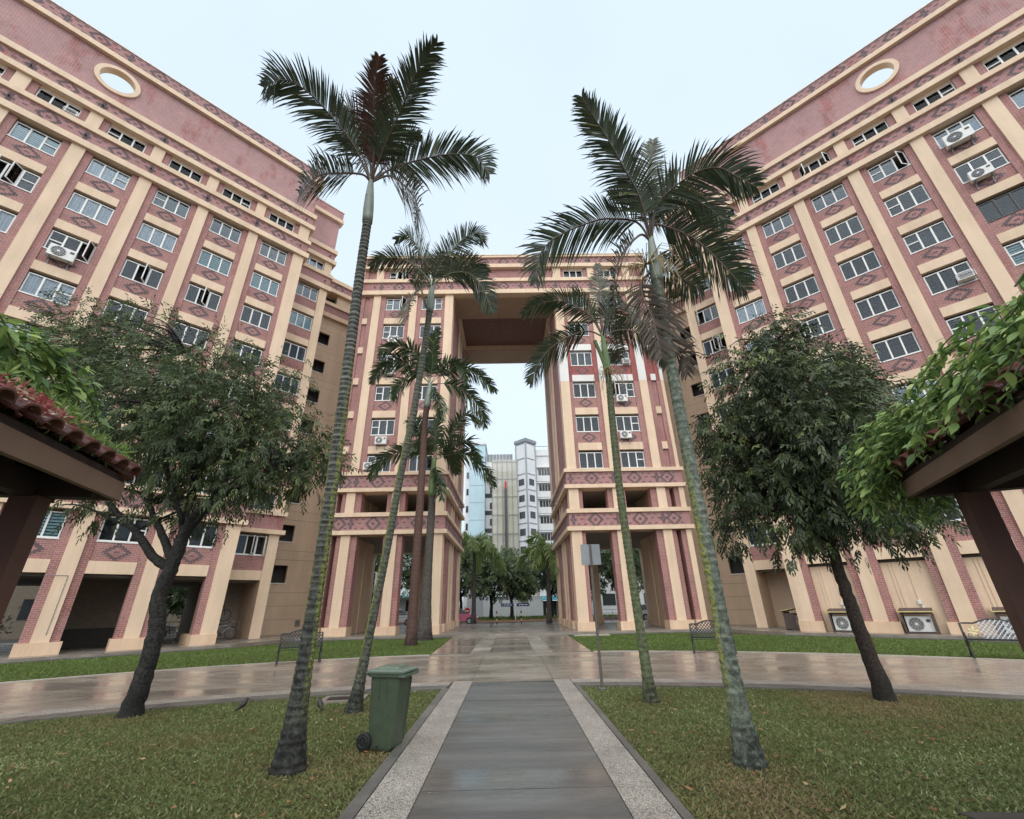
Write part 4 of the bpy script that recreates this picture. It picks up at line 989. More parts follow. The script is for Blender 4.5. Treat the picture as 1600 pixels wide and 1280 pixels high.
r, o_, up, top = palm('P2', 'slender leaning palm with yellow-green lichen trunk, just behind the wheelie bin', P2P, .18, .080, .074, TRK2, SHAFT, 1.0, PALMS['P2'], .58, PALMG, RACH, GP, .09, .045, .030, n=84, flare=.35)
b = MB().tube([top-up*.85+Vector((-.1, -.02, 0)), top-up*.6+Vector((-.2, -.05, .1)), top-up*.2+Vector((-.32, -.1, .05))], [.035, .03, .006], 6); obj('leaf_sheath', b, STALK, r, off=o_)
P5P = [(2.64, 5.98, -.12), (2.62, 5.98, .82), (2.63, 5.98, 1.98), (2.62, 5.98, 3.09), (2.62, 5.98, 4.18), (2.63, 5.98, 5.32), (2.66, 5.98, 6.5), (2.68, 5.98, 7.0)]
P5P = [(2.64+(-.08 if i in (1, 2) else 0), 5.98, z) if i in (0,) else (x, y, z) for i, (x, y, z) in enumerate(P5P)]
r, o_, up, top = palm('P5', 'tall grey-barked palm with tan flower stalks, near the right edge of the lawn path', P5P, .19, .090, .082, TRK5, SHAFT, 1.05, PALMS['P5'], .66, PALMG, RACHB, GP, .11, .05, .032, n=92, flare=.45)
for i, (p, tw) in enumerate(PALMS['P5b']['fr']):
    link('dead_frond', frond_mesh(PALMS['P5b']['top'], p, tw, .5, PALMDEAD, RACHB, o_, 48, True, .035, 77+i), r)
stalks(r, o_, (2.5, 5.9, 6.95), 46, .95, 3)
b = MB().tube([(2.75, 6.05, 6.75), (2.85, 6.1, 7.1), (2.9, 6.12, 7.45)], [.05, .07, .012], 7); obj('leaf_sheath', b, STALK, r, off=o_)
P6P = [(2.56, 9.41, -.12), (2.53, 9.41, .87), (2.49, 9.41, 2.26), (2.46, 9.41, 3.87), (2.49, 9.41, 5.56), (2.52, 9.41, 6.4), (2.515, 9.41, 6.8)]
r, o_, up, top = palm('P6', 'slim green-stained palm behind the sign post, green crownshaft over pale flower stalks', P6P, .165, .088, .075, TRK6, SHAFTG, 1.2, PALMS['P6'], .58, PALMG, RACHB, GP, .10, .045, .030, n=84, flare=.3)
stalks(r, o_, (2.5, 9.3, 6.65), 40, .75, 5)
b = MB().tube([(2.47, 9.33, 6.8), (2.36, 9.28, 7.2), (2.24, 9.22, 7.55)], [.05, .045, .05], 7); obj('cut_leaf_stub', b, SHAFTG, r, off=o_)
GR = 'royal palms beside the left gate tower'
P3P = [(-4.73, 23.4, -.12), (-4.75, 23.4, 3.56), (-4.75, 23.4, 7.55), (-4.78, 23.4, 11.34), (-4.72, 23.4, 12.4)]
palm('P3', 'taller royal palm with reddish brown trunk in front of the left gate tower', P3P, .33, .24, .17, TRKR, SHAFT, 1.7, PALMS['P3'], .95, PALMY, RACH, GR, .22, .015, .085, True, 84, .7)
P4P = [(-4.72, 26.7, -.12), (-4.71, 26.7, 3.84), (-4.68, 26.7, 7.18), (-4.72, 26.7, 7.8)]
palm('P4', 'shorter royal palm with bulging grey base and bright green crownshaft by the gate tower', P4P, .52, .28, .21, TRKG, SHAFTG, 2.4, PALMS['P4'], .95, PALMY, RACH, GR, .22, .012, .085, True, 84, 1.3)
def genfr(top, n, L, seed):
    r_ = random.Random(seed); fr = []
    for i in range(n):
        a = 2*PI*i/n + r_.uniform(-.25, .25); e = r_.uniform(-.1, .9); l = L*r_.uniform(.8, 1.1)
        dx, dy = math.cos(a), math.sin(a)
        fr.append(([(top[0]+dx*l*k*.9*(1 - .25*k*e), top[1]+dy*l*k*.9*(1 - .25*k*e), top[2]+l*(e*k*.9 - (.55+.5*(1-e)*.6)*k*k)) for k in (.3, .6, .85, 1.05)], 25))
    return dict(top=top, fr=fr)
palm('BG1', 'single street palm seen through the gate, left of the pink car', [(-3.55, 47, -.2), (-3.55, 47, 3.9), (-3.57, 47, 6.0), (-3.58, 47, 6.6)], .36, .22, .15, TRKG, SHAFTG, 1.2, genfr((-3.6, 47, 7.7), 15, 3.7, 4), .95, PALMS_, RACH, 'street palms beyond the gate', .3, .01, .11, True, 56, .6)
palm('BG2', 'street palm seen through the gate beside the right tower, near the blue awning', [(3.5, 43, -.2), (3.6, 43, 3.6), (3.72, 43, 5.4), (3.75, 43, 5.9)], .33, .22, .15, TRKG, SHAFTG, 1.1, genfr((3.8, 43, 6.8), 15, 3.3, 9), .9, PALMS_, RACH, 'street palms beyond the gate', .3, .01, .11, True, 56, .6)

# ------------------------------------------------------------------ broad-leaved trees
BARK = trunkmat('tree_bark_dark', (.006, .006, .0055), (.05, .047, .042), (.09, .10, .06), .2, .05, (.012, .011, .010), False, 6, 24)
BARKB = trunkmat('tree_bark_brown', (.016, .011, .009), (.065, .048, .036), (.08, .09, .05), .15, .05, (.02, .015, .012), False, 6, 24)
def crown_np(blobs, nspray, leafL, leafW, per=7, droop=.5, seed=1, shell=.55, flat=1.):
    r_ = np.random.default_rng(seed); B = np.array([(b[0], b[1], b[2]) for b in blobs], float); R = np.array([b[3] for b in blobs], float)
    w = R**2; w = w/w.sum(); idx = r_.choice(len(B), nspray, p=w)
    d = norm(r_.normal(size=(nspray, 3))); rad = R[idx]*(shell+(1-shell)*r_.random(nspray))**.7
    rad = rad*(1+.18*np.sin(d[:, 0]*7+idx)+.15*np.sin(d[:, 2]*9+idx*2)+r_.normal(0, .07, nspray))
    P = B[idx]+d*rad[:, None]*np.array([1, 1, flat])
    # clumping: pull the sprays towards random twig ends
    nc = max(20, nspray//26); ci = r_.choice(nspray, nc); C = P[ci]; near = r_.integers(0, nc, nspray)
    # nearest of a few random candidates
    best = near.copy(); bd = np.linalg.norm(P-C[near], axis=1)
    for _ in range(14):
        c2 = r_.integers(0, nc, nspray); dd = np.linalg.norm(P-C[c2], axis=1); k = dd < bd; best[k] = c2[k]; bd[k] = dd[k]
    P = P + (C[best]-P)*np.clip(.55, 0, 1)*(bd < 1.4)[:, None]
    O = norm(d + np.array([0, 0, -droop]) + r_.normal(0, .35, (nspray, 3)))
    tone = np.clip(r_.normal(.42, .16, nc)[best] + r_.normal(0, .12, nspray), 0, 1)
    yl = r_.random(nc) < .07; tone = np.where(yl[best], np.clip(tone+.5, 0, 1), tone)
    Ps = []; Ds = []; Ss = []; Ts = []
    rnd = norm(r_.normal(size=(nspray, 3))); Sx = norm(np.cross(O, rnd)); Nn = np.cross(O, Sx)
    for k in range(per):
        s = 1 if k % 2 else -1; f = (k//2+.5)/((per+1)/2)
        sp = P + O*(leafL*2.1*f)
        D = norm(O*.75 + Sx*s*(.75 if k < per-1 else .05) + np.array([0, 0, -.45*droop-.1]) + r_.normal(0, .16, (nspray, 3)))
        S = norm(np.cross(D, Nn) + r_.normal(0, .25, (nspray, 3)))
        Ps.append(sp); Ds.append(D); Ss.append(S); Ts.append(np.clip(tone + r_.normal(0, .06, nspray), 0, 1))
    P = np.concatenate(Ps); D = np.concatenate(Ds); S = np.concatenate(Ss); T = np.concatenate(Ts)
    n = len(P); V, Fa = leaves_np(P, D, S, leafL*r_.uniform(.75, 1.2, n), leafW*r_.uniform(.8, 1.2, n)); return V, Fa, T
def tree(name, label, base, trunk, limbs, blobs, nspray, leafL, leafW, leafm, bark, group=None, seed=1, droop=.5, cat='tree', per=7, extra_twigs=40, shell=.55):
    off = np.array([base[0], base[1], base[2]]); root = thing(name, label, cat, base, 0, group)
    r_ = random.Random(seed)
    for i, (pts, r0, r1) in enumerate([trunk]+limbs):
        P = spline(pts, 8); m = len(P)
        P = [p + Vector((r_.uniform(-1, 1), r_.uniform(-1, 1), 0))*(r0*.09 if 0 < k < m-1 else 0) for k, p in enumerate(P)]
        rad = [(r0+(r1-r0)*k/(m-1))*(1+r_.uniform(-.03, .03)) + (r0*.55*math.exp(-k/2.2) if i == 0 else 0) for k in range(m)]
        b = MB().tube(P, rad, 14 if i == 0 else 9, True, [0]*m); b.sm = True
        obj('trunk' if i == 0 else 'limb', b, bark, root, off=tuple(off))
    tb = MB()
    ends = [l[0][-1] for l in limbs] + [l[0][len(l[0])//2] for l in limbs]
    for q in range(extra_twigs):
        bl = r_.choice(blobs); e = Vector(min(ends, key=lambda e: (Vector(e)-Vector(bl[:3])).length + r_.uniform(0, 1.)))
        t = Vector(bl[:3]) + Vector((r_.gauss(0, 1), r_.gauss(0, 1), r_.gauss(0, .8)))*bl[3]*.55
        md = e.lerp(t, .5)+Vector((r_.uniform(-.3, .3), r_.uniform(-.3, .3), .2)); P = spline([e, md, t], 4)
        tb.tube(P, [.032*(1-.8*k/8) for k in range(9)], 5, False, [0]*9)
    obj('branches', tb, bark, root, off=tuple(off), kind='stuff')
    V, Fa, T = crown_np(blobs, nspray, leafL, leafW, per, droop, seed, shell)
    me = mesh_np('crown', V-off, Fa, leafm, T); c = link('crown', me, root); c['kind'] = 'stuff'
    return root
y0 = 9.28
BL = [(-6.92, y0, 5.83, 1.55), (-8.1, y0+.3, 5.0, 1.25), (-5.25, y0, 4.95, 1.2), (-9.7, y0, 5.9, 1.25), (-9.9, y0+.8, 7.6, .95), (-7.45, y0+.2, 7.35, .85), (-4.6, y0, 4.45, .85), (-6.5, y0-.5, 4.3, 1.1), (-6.1, y0, 6.35, 1.15), (-9.3, y0-.3, 4.6, 1.0), (-5.3, y0-.3, 4.15, .8), (-4.05, y0, 4.55, .55), (-8.3, y0-.2, 6.4, 1.2), (-11.3, y0+.5, 6.9, 1.2), (-7.2, y0+1.4, 5.6, 1.4), (-7.6, y0-1.1, 5.3, 1.2), (-6.3, y0-1.0, 5.4, 1.0), (-8.9, y0+.2, 3.75, .5), (-11.9, y0+.9, 8.3, .85), (-9.1, y0, 8.3, .6), (-7.0, y0+.9, 4.1, .9), (-10.6, y0+.9, 8.6, .9), (-12.4, y0+1.2, 9.2, .9), (-11.6, y0+.6, 7.4, 1.1)]
tree('broadleaf_tree', 'spreading tree with dark forked trunk on the left lawn by the ring path', (-6.76, 9.28, GZ),
     ([(-6.80, 9.28, -.25), (-6.72, 9.28, .54), (-6.74, 9.28, 1.22), (-6.86, 9.28, 1.84), (-6.78, 9.28, 2.43), (-6.74, 9.28, 2.9)], .155, .12),
     [([(-6.84, 9.28, 2.35), (-7.21, 9.26, 2.56), (-7.7, 9.2, 3.08), (-8.31, 9.1, 3.6), (-9.3, 9.0, 4.8)], .10, .04), ([(-6.82, 9.28, 2.5), (-7.31, 9.4, 3.07), (-7.88, 9.6, 3.7), (-8.6, 9.9, 5.2)], .085, .035),
      ([(-6.74, 9.28, 2.8), (-6.52, 9.1, 3.32), (-6.05, 9.0, 3.62), (-5.0, 8.9, 4.2)], .085, .03), ([(-6.74, 9.28, 2.8), (-6.9, 9.4, 4.01), (-7.4, 9.6, 5.84), (-8.2, 9.6, 7.6)], .10, .02), ([(-6.72, 9.28, 2.85), (-6.4, 9.6, 4.2), (-6.2, 9.8, 5.8), (-6.6, 9.9, 7.3)], .08, .02), ([(-6.8, 9.28, 3.2), (-7.2, 8.8, 4.4), (-7.5, 8.5, 5.6)], .06, .02)],
     BL, 8200, .125, .036, LEAFD, BARK, 'trees on the front lawn', 5, .75, per=7, extra_twigs=130)
y1 = 9.1
BR = [(6.78, y1, 7.45, .75), (5.9, y1, 6.5, .9), (7.3, y1, 6.0, 1.25), (5.6, y1, 4.7, 1.05), (7.5, y1, 4.7, 1.35), (5.95, y1-.2, 3.35, 1.0), (7.9, y1-.2, 3.4, .95), (8.35, y1+.3, 6.2, .75), (4.75, y1, 3.75, .62), (6.4, y1-.5, 5.4, 1.15), (8.7, y1, 3.45, .5), (4.85, y1, 5.1, .55), (6.9, y1-.4, 3.2, .85), (6.7, y1+1.0, 4.6, 1.2), (6.6, y1-1.1, 4.4, 1.0), (8.3, y1+.5, 5.0, .9), (4.6, y1+.1, 2.9, .45), (7.1, y1+.6, 6.8, .8)]
tree('broadleaf_tree', 'dense dark tree with slim leaning trunk on the right lawn by the ring path', (6.61, 9.1, GZ),
     ([(6.66, 9.1, -.25), (6.60, 9.1, .7), (6.555, 9.1, 1.35), (6.53, 9.1, 2.04), (6.52, 9.1, 3.0)], .135, .095),
     [([(6.53, 9.1, 2.4), (6.1, 9.0, 3.2), (5.6, 8.9, 4.4)], .06, .02), ([(6.52, 9.1, 2.7), (7.1, 9.0, 3.4), (7.9, 8.9, 4.0)], .06, .02), ([(6.52, 9.1, 2.9), (6.5, 9.3, 4.5), (6.7, 9.4, 6.4), (6.8, 9.3, 7.4)], .08, .02), ([(6.52, 9.1, 2.9), (7.0, 9.5, 4.4), (7.6, 9.6, 5.8)], .06, .02)],
     BR, 9500, .135, .042, LEAFR, BARKB, 'trees on the front lawn', 8, .85, per=7, extra_twigs=70)
def fartree(label, x, y, h, r, seed, group='trees beyond the gate', bark=BARK, n=1100):
    r_ = random.Random(seed); bl = []
    for i in range(9):
        a = r_.uniform(0, 2*PI); rr = r*r_.uniform(.15, .75); bl.append((x+rr*math.cos(a), y+rr*math.sin(a), h*.62+r_.uniform(-.22, .28)*h, r*r_.uniform(.35, .55)))
    bl.append((x, y, h*.66, r*.6))
    hb = h*.34
    limbs = [([(x, y, hb*.8), (x+r*.3*math.cos(a), y+r*.3*math.sin(a), hb*1.2), (x+r*.55*math.cos(a), y+r*.55*math.sin(a), h*.6)], .14, .04) for a in [r_.uniform(0, 2*PI) for _ in range(4)]]
    return tree('street_tree', label, (x, y, -.3), ([(x, y, -.35), (x+.06, y, hb*.5), (x-.05, y, hb)], .22, .15), limbs, bl, n, .40, .17, LEAFB, bark, group, seed, .4, extra_twigs=20, per=6, shell=.3)
fartree('round street tree through the gate, directly behind the left bollard', -2.3, 58, 8.8, 3.3, 11)
fartree('street tree through the gate with thin bent trunk, middle of the opening', .2, 56, 7.6, 2.7, 12)
fartree('tree behind the right gate tower corner beside the blue awning', 5.2, 60, 8.8, 3.4, 13)
fartree('tree behind the left gate tower, seen beyond its outer columns', -6.2, 60, 9.2, 3.6, 14)
fartree('tree seen through the left arcade beyond its second column', -11.5, 56, 9, 3.6, 15)
fartree('bushy tree seen through the left arcade nearest the gate opening', -8.3, 50, 6.2, 2.4, 16)
fartree('tree seen through the left arcade beside its outermost column', -16, 54, 9.2, 3.8, 17)
fartree('tree seen through the right arcade behind the sign post', 8.9, 54, 9.3, 3.4, 18)
fartree('tree seen through the right arcade beyond its middle column', 12.6, 52, 9, 3.6, 19)
fartree('tree seen through the right arcade beside its outermost column', 17.0, 54, 9.5, 3.8, 20)
fartree('tree beyond the open bay of the left wing behind the bicycle', -24.5, 36.5, 6.5, 2.6, 21)
fartree('tree beyond the void deck at the far left edge', -31, 26, 6.5, 2.8, 22)
# ------------------------------------------------------------------ air conditioners on the walls
def wl(m, s, d, z): x, y = wingpt(m, s, d); return (x, y, z)
def condenser(label, loc, rz, w=.82, h=.56, d=.30, bracket=True, group='outdoor air conditioner units on the walls', dirty=False):
    """front looks along local -y, origin at the back of its base"""
    t = thing('air_conditioner', label, 'air conditioner', loc, rz, group)
    b = MB().box(-w/2, w/2, -d-.02, -.02, 0, h); obj('casing', b, METALW, t)
    fx = -w*.13; R = h*.42
    b = MB().cyl((fx, -d-.028, h*.5), R, .014, 24, 'y'); obj('fan_opening', b, METALD, t)
    b = MB()
    for r_ in (.35, .62, .9):
        pts = [(fx+R*r_*math.cos(a), -d-.042, h*.5+R*r_*math.sin(a)) for a in [2*PI*k/24 for k in range(25)]]; b.tube(pts, .006, 4, False)
    for k in range(6):
        a = PI*k/6; b.bar((fx-R*math.cos(a), -d-.042, h*.5-R*math.sin(a)), (fx+R*math.cos(a), -d-.042, h*.5+R*math.sin(a)), .008, .008, (0, 1, 0))
    b.cyl((fx, -d-.05, h*.5), .055, .012, 12, 'y'); obj('fan_grille', b, METALW if not dirty else METALG, t)
    b = MB().box(w*.27, w*.43, -d-.028, -d-.021, h*.62, h*.82); obj('maker_plate', b, METALD, t)
    if bracket:
        for sx in (-1, 1):
            b = MB(); x = sx*w*.36; b.box(x-.02, x+.02, -d-.06, 0, -.045, -.004); b.box(x-.02, x+.02, -.025, .01, -.40, -.045); b.bar((x, -.01, -.36), (x, -d, -.045), .025, .025, (1, 0, 0)); obj('bracket', b, METALG, t)
    return t
def windowbox(label, loc, rz, w=.56, h=.40, d=.42):
    t = thing('window_air_conditioner', label, 'air conditioner', loc, rz, 'box air conditioners set in windows')
    obj('casing', MB().box(-w/2, w/2, -d, .1, 0, h), METALW, t)
    b = MB()
    for k in range(6): z = h*.15+h*.7*k/5; b.box(-w/2+.05, w/2-.05, -d-.012, -d-.002, z-.012, z+.012)
    obj('louvre', b, METALD, t)
    b = MB()
    for x in (-w/2-.04, w/2+.04): b.bar((x, -d-.04, -.03), (x, .1, -.03), .025, .025); b.bar((x, -d-.04, -.03), (x, -d-.04, h*.6), .02, .02, (0, 1, 0))
    b.bar((-w/2-.05, -d-.04, h*.6), (w/2+.05, -d-.04, h*.6), .02, .02); obj('support_frame', b, METALW, t)
    return t
LZ, RZ = PI/4, -PI/4
condenser('large white condenser under an open window of the left wing, above the broadleaf tree', wl(-1, -4.62, -.02, 18.13), LZ, 1.0, .66, .36)
windowbox('boxed air conditioner in a top row window of the left wing, below the round opening', wl(-1, -6.9, -.02, 27.33), LZ, .5, .34, .25)
condenser('large condenser under the blue-blind window of the right wing, higher of two on brackets', wl(1, -7.35, -.02, 23.82), RZ, 1.1, .72, .36, dirty=True)
condenser('white condenser on a bracket of the right wing, below the one at the blue-blind window', wl(1, -7.3, -.02, 21.10), RZ, .86, .56, .34, dirty=True)
windowbox('boxed air conditioner caged in a window of the right wing, above the vine', wl(1, -5.0, -.02, 15.92), RZ, .6, .42, .3)
TY = 29.66-.02
condenser('condenser on the left gate tower, topmost of the column beside the leaning palm', (-9.02, TY, 20.85), 0)
condenser('condenser on the left gate tower, half hidden by the upper palm fronds', (-9.0, TY, 17.92), 0)
condenser('condenser on the left gate tower, under the window one floor above the lowest unit', (-9.1, TY, 12.22), 0)
condenser('condenser on the left gate tower, lowest of its column just above the brick band', (-9.72, TY, 10.34), 0, .8, .52)
condenser('condenser on the right gate tower, beside the slim palm below the white primed patch', (8.70, TY, 15.32), 0, .8, .54)
condenser('condenser on the right gate tower, one floor below the other by the slim palm', (8.62, TY, 12.38), 0, .8, .54)
windowbox('small boxed air conditioner in the window of the white primed patch', (9.45, TY, 18.62), 0, .5, .34, .28)
def cage(label, loc, rz):
    t = thing('condenser_cage', label, 'equipment cage', loc, rz, 'brown air conditioner cages at the foot of the right wing')
    w, d, h = 1.12, .55, .92
    b = MB()
    for x in (-w/2+.03, w/2-.03): b.box(x-.03, x+.03, -d, -d+.06, 0, h-.121); b.box(x-.03, x+.03, -.06, 0, 0, h-.121)
    b.box(-w/2, w/2, -d, -d+.05, -.001, .06); b.box(-w/2, w/2, -d+.001, -d+.05, h-.12, h-.03); b.box(-w/2, -w/2+.02, -d+.061, -.061, .06, h-.121); b.box(w/2-.02, w/2, -d+.061, -.061, .06, h-.121)
    obj('frame', b, BROWNM, t)
    b = MB().hexa([(-w/2-.06, -d-.10, h-.03), (w/2+.06, -d-.10, h-.03), (w/2+.02, 0, h+.10), (-w/2-.02, 0, h+.10), (-w/2-.06, -d-.10, h+.0), (w/2+.06, -d-.10, h+.0), (w/2+.02, 0, h+.13), (-w/2-.02, 0, h+.13)]); obj('roof', b, BROWNM, t)
    b = MB().bar((-w/2-.075, -d-.115, h-.02), (w/2+.075, -d-.115, h-.02), .03, .045); b.bar((-w/2-.075, -d-.11, h+.012), (-w/2-.035, 0, h+.14), .03, .03); b.bar((w/2+.075, -d-.11, h+.012), (w/2+.035, 0, h+.14), .03, .03); obj('roof_trim', b, YELT, t)
    return t
for s, nm in ((4.42, 'half behind the slim leaning tree trunk'), (1.62, 'fully seen between the leaning tree and the flowered bench'), (-1.45, 'behind the flowered bench, next to the dark pavilion post'), (-4.4, 'beyond the dark pavilion post at the edge of view')):
    if s < -4: continue
    cage('brown roofed cage ' + nm, wl(1, s, .18, -.004), RZ)
    condenser('white condenser inside the brown cage ' + nm, wl(1, s, .10, .08), RZ, .92, .62, .30, False, 'condensers inside the cages')
cage('brown roofed cage in the shaded alcove at the far end of the right wing', wl(1, 6.75, 1.15, -.004), RZ+PI/2+PI)
condenser('condenser inside the brown cage of the shaded alcove', wl(1, 6.72, 1.15, .08), RZ-PI/2, .92, .62, .30, False, 'condensers inside the cages')

# ------------------------------------------------------------------ wheelie bin
t = thing('wheelie_bin', 'dark green two-wheeled rubbish bin with closed lid standing on the lawn', 'rubbish bin', (-1.65, 6.95, GZ), math.radians(-14)); t.scale = (.94, .94, .96)
# local +x is the lid opening side, wheels on the -x side
def ringp(x0, x1, y, z, r=.04):
    P = []
    for cx_, cy_, a0 in ((x1-r, y-r, 0), (x0+r, y-r, PI/2), (x0+r, -y+r, PI), (x1-r, -y+r, 3*PI/2)):
        for k in range(4): a = a0+PI/2*k/3; P.append((cx_+r*math.cos(a), cy_+r*math.sin(a), z))
    return P
def loft(rings, capb=True, capt=True):
    b = MB(); n = len(rings[0])
    for r_ in rings: b.v += r_
    for i in range(len(rings)-1):
        for k in range(n): k2 = (k+1) % n; b.f.append((i*n+k, i*n+k2, (i+1)*n+k2, (i+1)*n+k))
    if capb: b.f.append(tuple(range(n))[::-1])
    if capt: b.f.append(tuple(range((len(rings)-1)*n, len(rings)*n)))
    return b
b = loft([ringp(-.175, .165, .175, 0), ringp(-.18, .18, .182, .03), ringp(-.205, .235, .215, .80), ringp(-.205, .24, .217, .835), ringp(-.235, .265, .242, .837), ringp(-.235, .27, .242, .872)]); obj('body', b, BINB, t)
b = MB()
for y in (-.16, .16):                       # moulded ribs and corner rails
    b.bar((.185+.0, y, .06), (.236, y*1.18, .80), .022, .02, (0, 1, 0))
for x in (-.05, .06): b.bar((x, -.207, .58), (x, -.2165, .79), .012, .012, (0, 1, 0))
obj('rib', b, BINB, t)
b = loft([ringp(-.245, .30, .248, .873), ringp(-.25, .325, .255, .885), ringp(-.25, .325, .255, .905), ringp(-.225, .285, .232, .925), ringp(-.16, .20, .17, .932), ringp(-.15, .19, .16, .952), ringp(-.12, .16, .13, .957)]); obj('lid', b, BINL, t)
b = loft([ringp(.19, .335, .235, .835, .02), ringp(.20, .34, .24, .872, .02)]); obj('lid_lip', b, BINL, t)
obj('handle', MB().tube([(-.24, -.2, .86), (-.30, -.19, .88), (-.31, 0, .885), (-.30, .19, .88), (-.24, .2, .86)], .016, 8), BINB, t, smooth=True)
obj('axle', MB().cyl((-.20, 0, .10), .014, .50, 8, 'y'), METALD, t)
for y in (-.235, .235):
    w_ = obj('wheel', MB().tube([(-.20, y-.028, .10), (-.20, y-.022, .10), (-.20, y+.022, .10), (-.20, y+.028, .10)], [.088, .10, .10, .088], 28), RUBBER, t)
    b = MB().cyl((-.20, y-.03*(1 if y < 0 else -1), .10), .022, .012, 12, 'y')
    for k in range(6):
        a = PI*k/3; b.bar((-.20+.02*math.cos(a), y+(-.03 if y < 0 else .03), .10+.02*math.sin(a)), (-.20+.062*math.cos(a), y+(-.03 if y < 0 else .03), .10+.062*math.sin(a)), .012, .008, (0, 1, 0))
    pts = [(-.20+.062*math.cos(a), y+(-.03 if y < 0 else .03), .10+.062*math.sin(a)) for a in [2*PI*k/20 for k in range(21)]]; b.tube(pts, .007, 5, False)
    obj('rim', b, BLACKM, w_)
obj('drain_plug', MB().cyl((-.03, -.183, .035), .018, .012, 10, 'y'), RUBBER, t)

# ------------------------------------------------------------------ sign seen from behind
t = thing('notice_board', 'grey metal sign seen from behind on a thin post at the ring path edge', 'sign', (1.92, 10.72, GZ))
obj('post', MB().cyl((0, 0, 1.38), .03, 2.78, 12), METALD if False else simple('post_dark', (.12, .105, .09), .5), t)
obj('panel', MB().box(-.225, .225, -.055, -.035, 2.46, 2.92), simple('sign_back_grey', (.25, .27, .285), .45, .08, 4, .5), t)
obj('panel_rail', MB().box(-.225, .225, -.034, -.018, 2.54, 2.575).box(-.225, .225, -.034, -.018, 2.81, 2.845), METALG, t)
obj('channel', MB().box(-.028, .028, -.075, -.056, 2.44, 2.92), simple('channel_dark', (.09, .085, .08), .5), t)
obj('foot_plate', MB().cyl((0, 0, .01), .075, .02, 12), METALG, t)

# ------------------------------------------------------------------ park benches
def bench(label, loc, rz, flowers=False, w=1.34):
    t = thing('park_bench', label, 'bench', loc, rz, 'cast iron benches along the ring path')   # sitter looks along local -y
    b = MB()
    for k in range(7): y = -.40+.062*k; z = .43-.004*k; b.box(-w/2+.03, w/2-.03, y, y+.044, z-.018, z)
    seat = obj('seat', b, BLACKM if not flowers else METALD, t)
    for sx in (-1, 1):
        x = sx*(w/2-.015); b = MB()
        b.tube([(x, -.42, 0), (x, -.40, .16), (x, -.36, .30), (x, -.39, .43)], [.034, .028, .026, .03], 7); b.tube([(x, .14, 0), (x, .08, .18), (x, .03, .43)], [.034, .028, .03], 7)
        b.tube([(x, -.36, .28), (x, -.2, .22), (x, .06, .28)], .014, 6)
        obj('leg', b, BLACKM, t)
        b = MB(); b.tube([(x, -.40, .43), (x, -.42, .56), (x, -.38, .64), (x, -.2, .645), (x, .07, .60)], .017, 7); b.tube([(x, -.3, .44), (x, -.2, .55), (x, -.1, .44)], .011, 5); obj('armrest', b, BLACKM, t)
    def bp(u, v):        # backrest plane: u across, v up
        return (u, .03+.16*v, .46+.42*v)
    top = lambda u: 1.0 + .26*max(0, math.cos(min(PI/2, abs(u)/.42*PI/2)))**1.0*(1 if abs(u) < .42 else 0)
    b = MB(); fr = [bp(-w/2+.015, 0)] + [bp(u, top(u)) for u in [-w/2+.015+(w-.03)*k/28 for k in range(29)]] + [bp(w/2-.015, 0)]
    b.tube(fr, .024, 6); b.tube([bp(-w/2+.015, 0), bp(w/2-.015, 0)], .022, 6); b.tube([bp(-w/2, -.08), bp(-w/2+.0, 1.0)], .018, 6); b.tube([bp(w/2, -.08), bp(w/2, 1.0)], .018, 6); obj('back_frame', b, BLACKM, t)
    b = MB(); U = .36 if flowers else w/2-.03; st = .105
    for sgn in (-1, 1):
        k = -2*U
        while k < 3*U:
            pts = []
            for q in range(25):
                v = q/24*1.26; u = k + sgn*v*.40
                if abs(u) <= U and v <= top(u): pts.append(bp(u, v))
            if len(pts) > 1: b.bar(pts[0], pts[-1], .026, .014, (0, 1, 0))
            k += st
    obj('lattice', b, BLACKM if not flowers else METALG, t)
    if flowers:
        for sx in (-1, 1):
            b = MB()
            for k in range(6):
                a = 2*PI*k/6+.3; c = bp(sx*.50, .52); r_ = .115
                p0 = Vector(c)+Vector((0, -.03, 0)); e = Vector((math.cos(a), .30*math.sin(a)-.0, math.sin(a))); sdv = Vector((-math.sin(a), 0, math.cos(a)))
                n = len(b.v); b.v += [tuple(p0), tuple(p0+e*r_*.55+sdv*.042+Vector((0, -.02, 0))), tuple(p0+e*r_*1.25), tuple(p0+e*r_*.55-sdv*.042+Vector((0, -.02, 0)))]; b.f.append((n, n+1, n+2, n+3))
                b.v += [tuple(Vector(v)+Vector((0, .012, 0))) for v in b.v[n:n+4]]; b.f.append((n+7, n+6, n+5, n+4))
            b.ell((bp(sx*.50, .52)[0], bp(0, .52)[1]-.04, bp(0, .52)[2]), (.026, .026, .026), 8, 5)
            obj('cast_flower', b, CREAM, t)
            b = MB()
            for q in range(3):
                c = bp(sx*(.40+.1*q), .2+.3*(q % 2)); pts = [(c[0]+.07*math.cos(a)*(1-a/9), c[1]-.005, c[2]+.07*math.sin(a)*(1-a/9)) for a in [k*.5 for k in range(12)]]; b.tube(pts, .007, 5)
            obj('scroll', b, BLACKM, t)
    return t
bench('black lattice bench half behind the tallest palm, left of the path', (-7.2, 16.95, GZ+.01), math.radians(24))
bench('black lattice bench at the lawn edge behind the grey-barked palm, right of the path', (7.08, 17.15, GZ+.01), math.radians(-21))
bench('metal bench with two cream cast flowers, in front of the dark pavilion post', (14.0, 13.9, GZ+.01), math.radians(-40), True, 1.5)

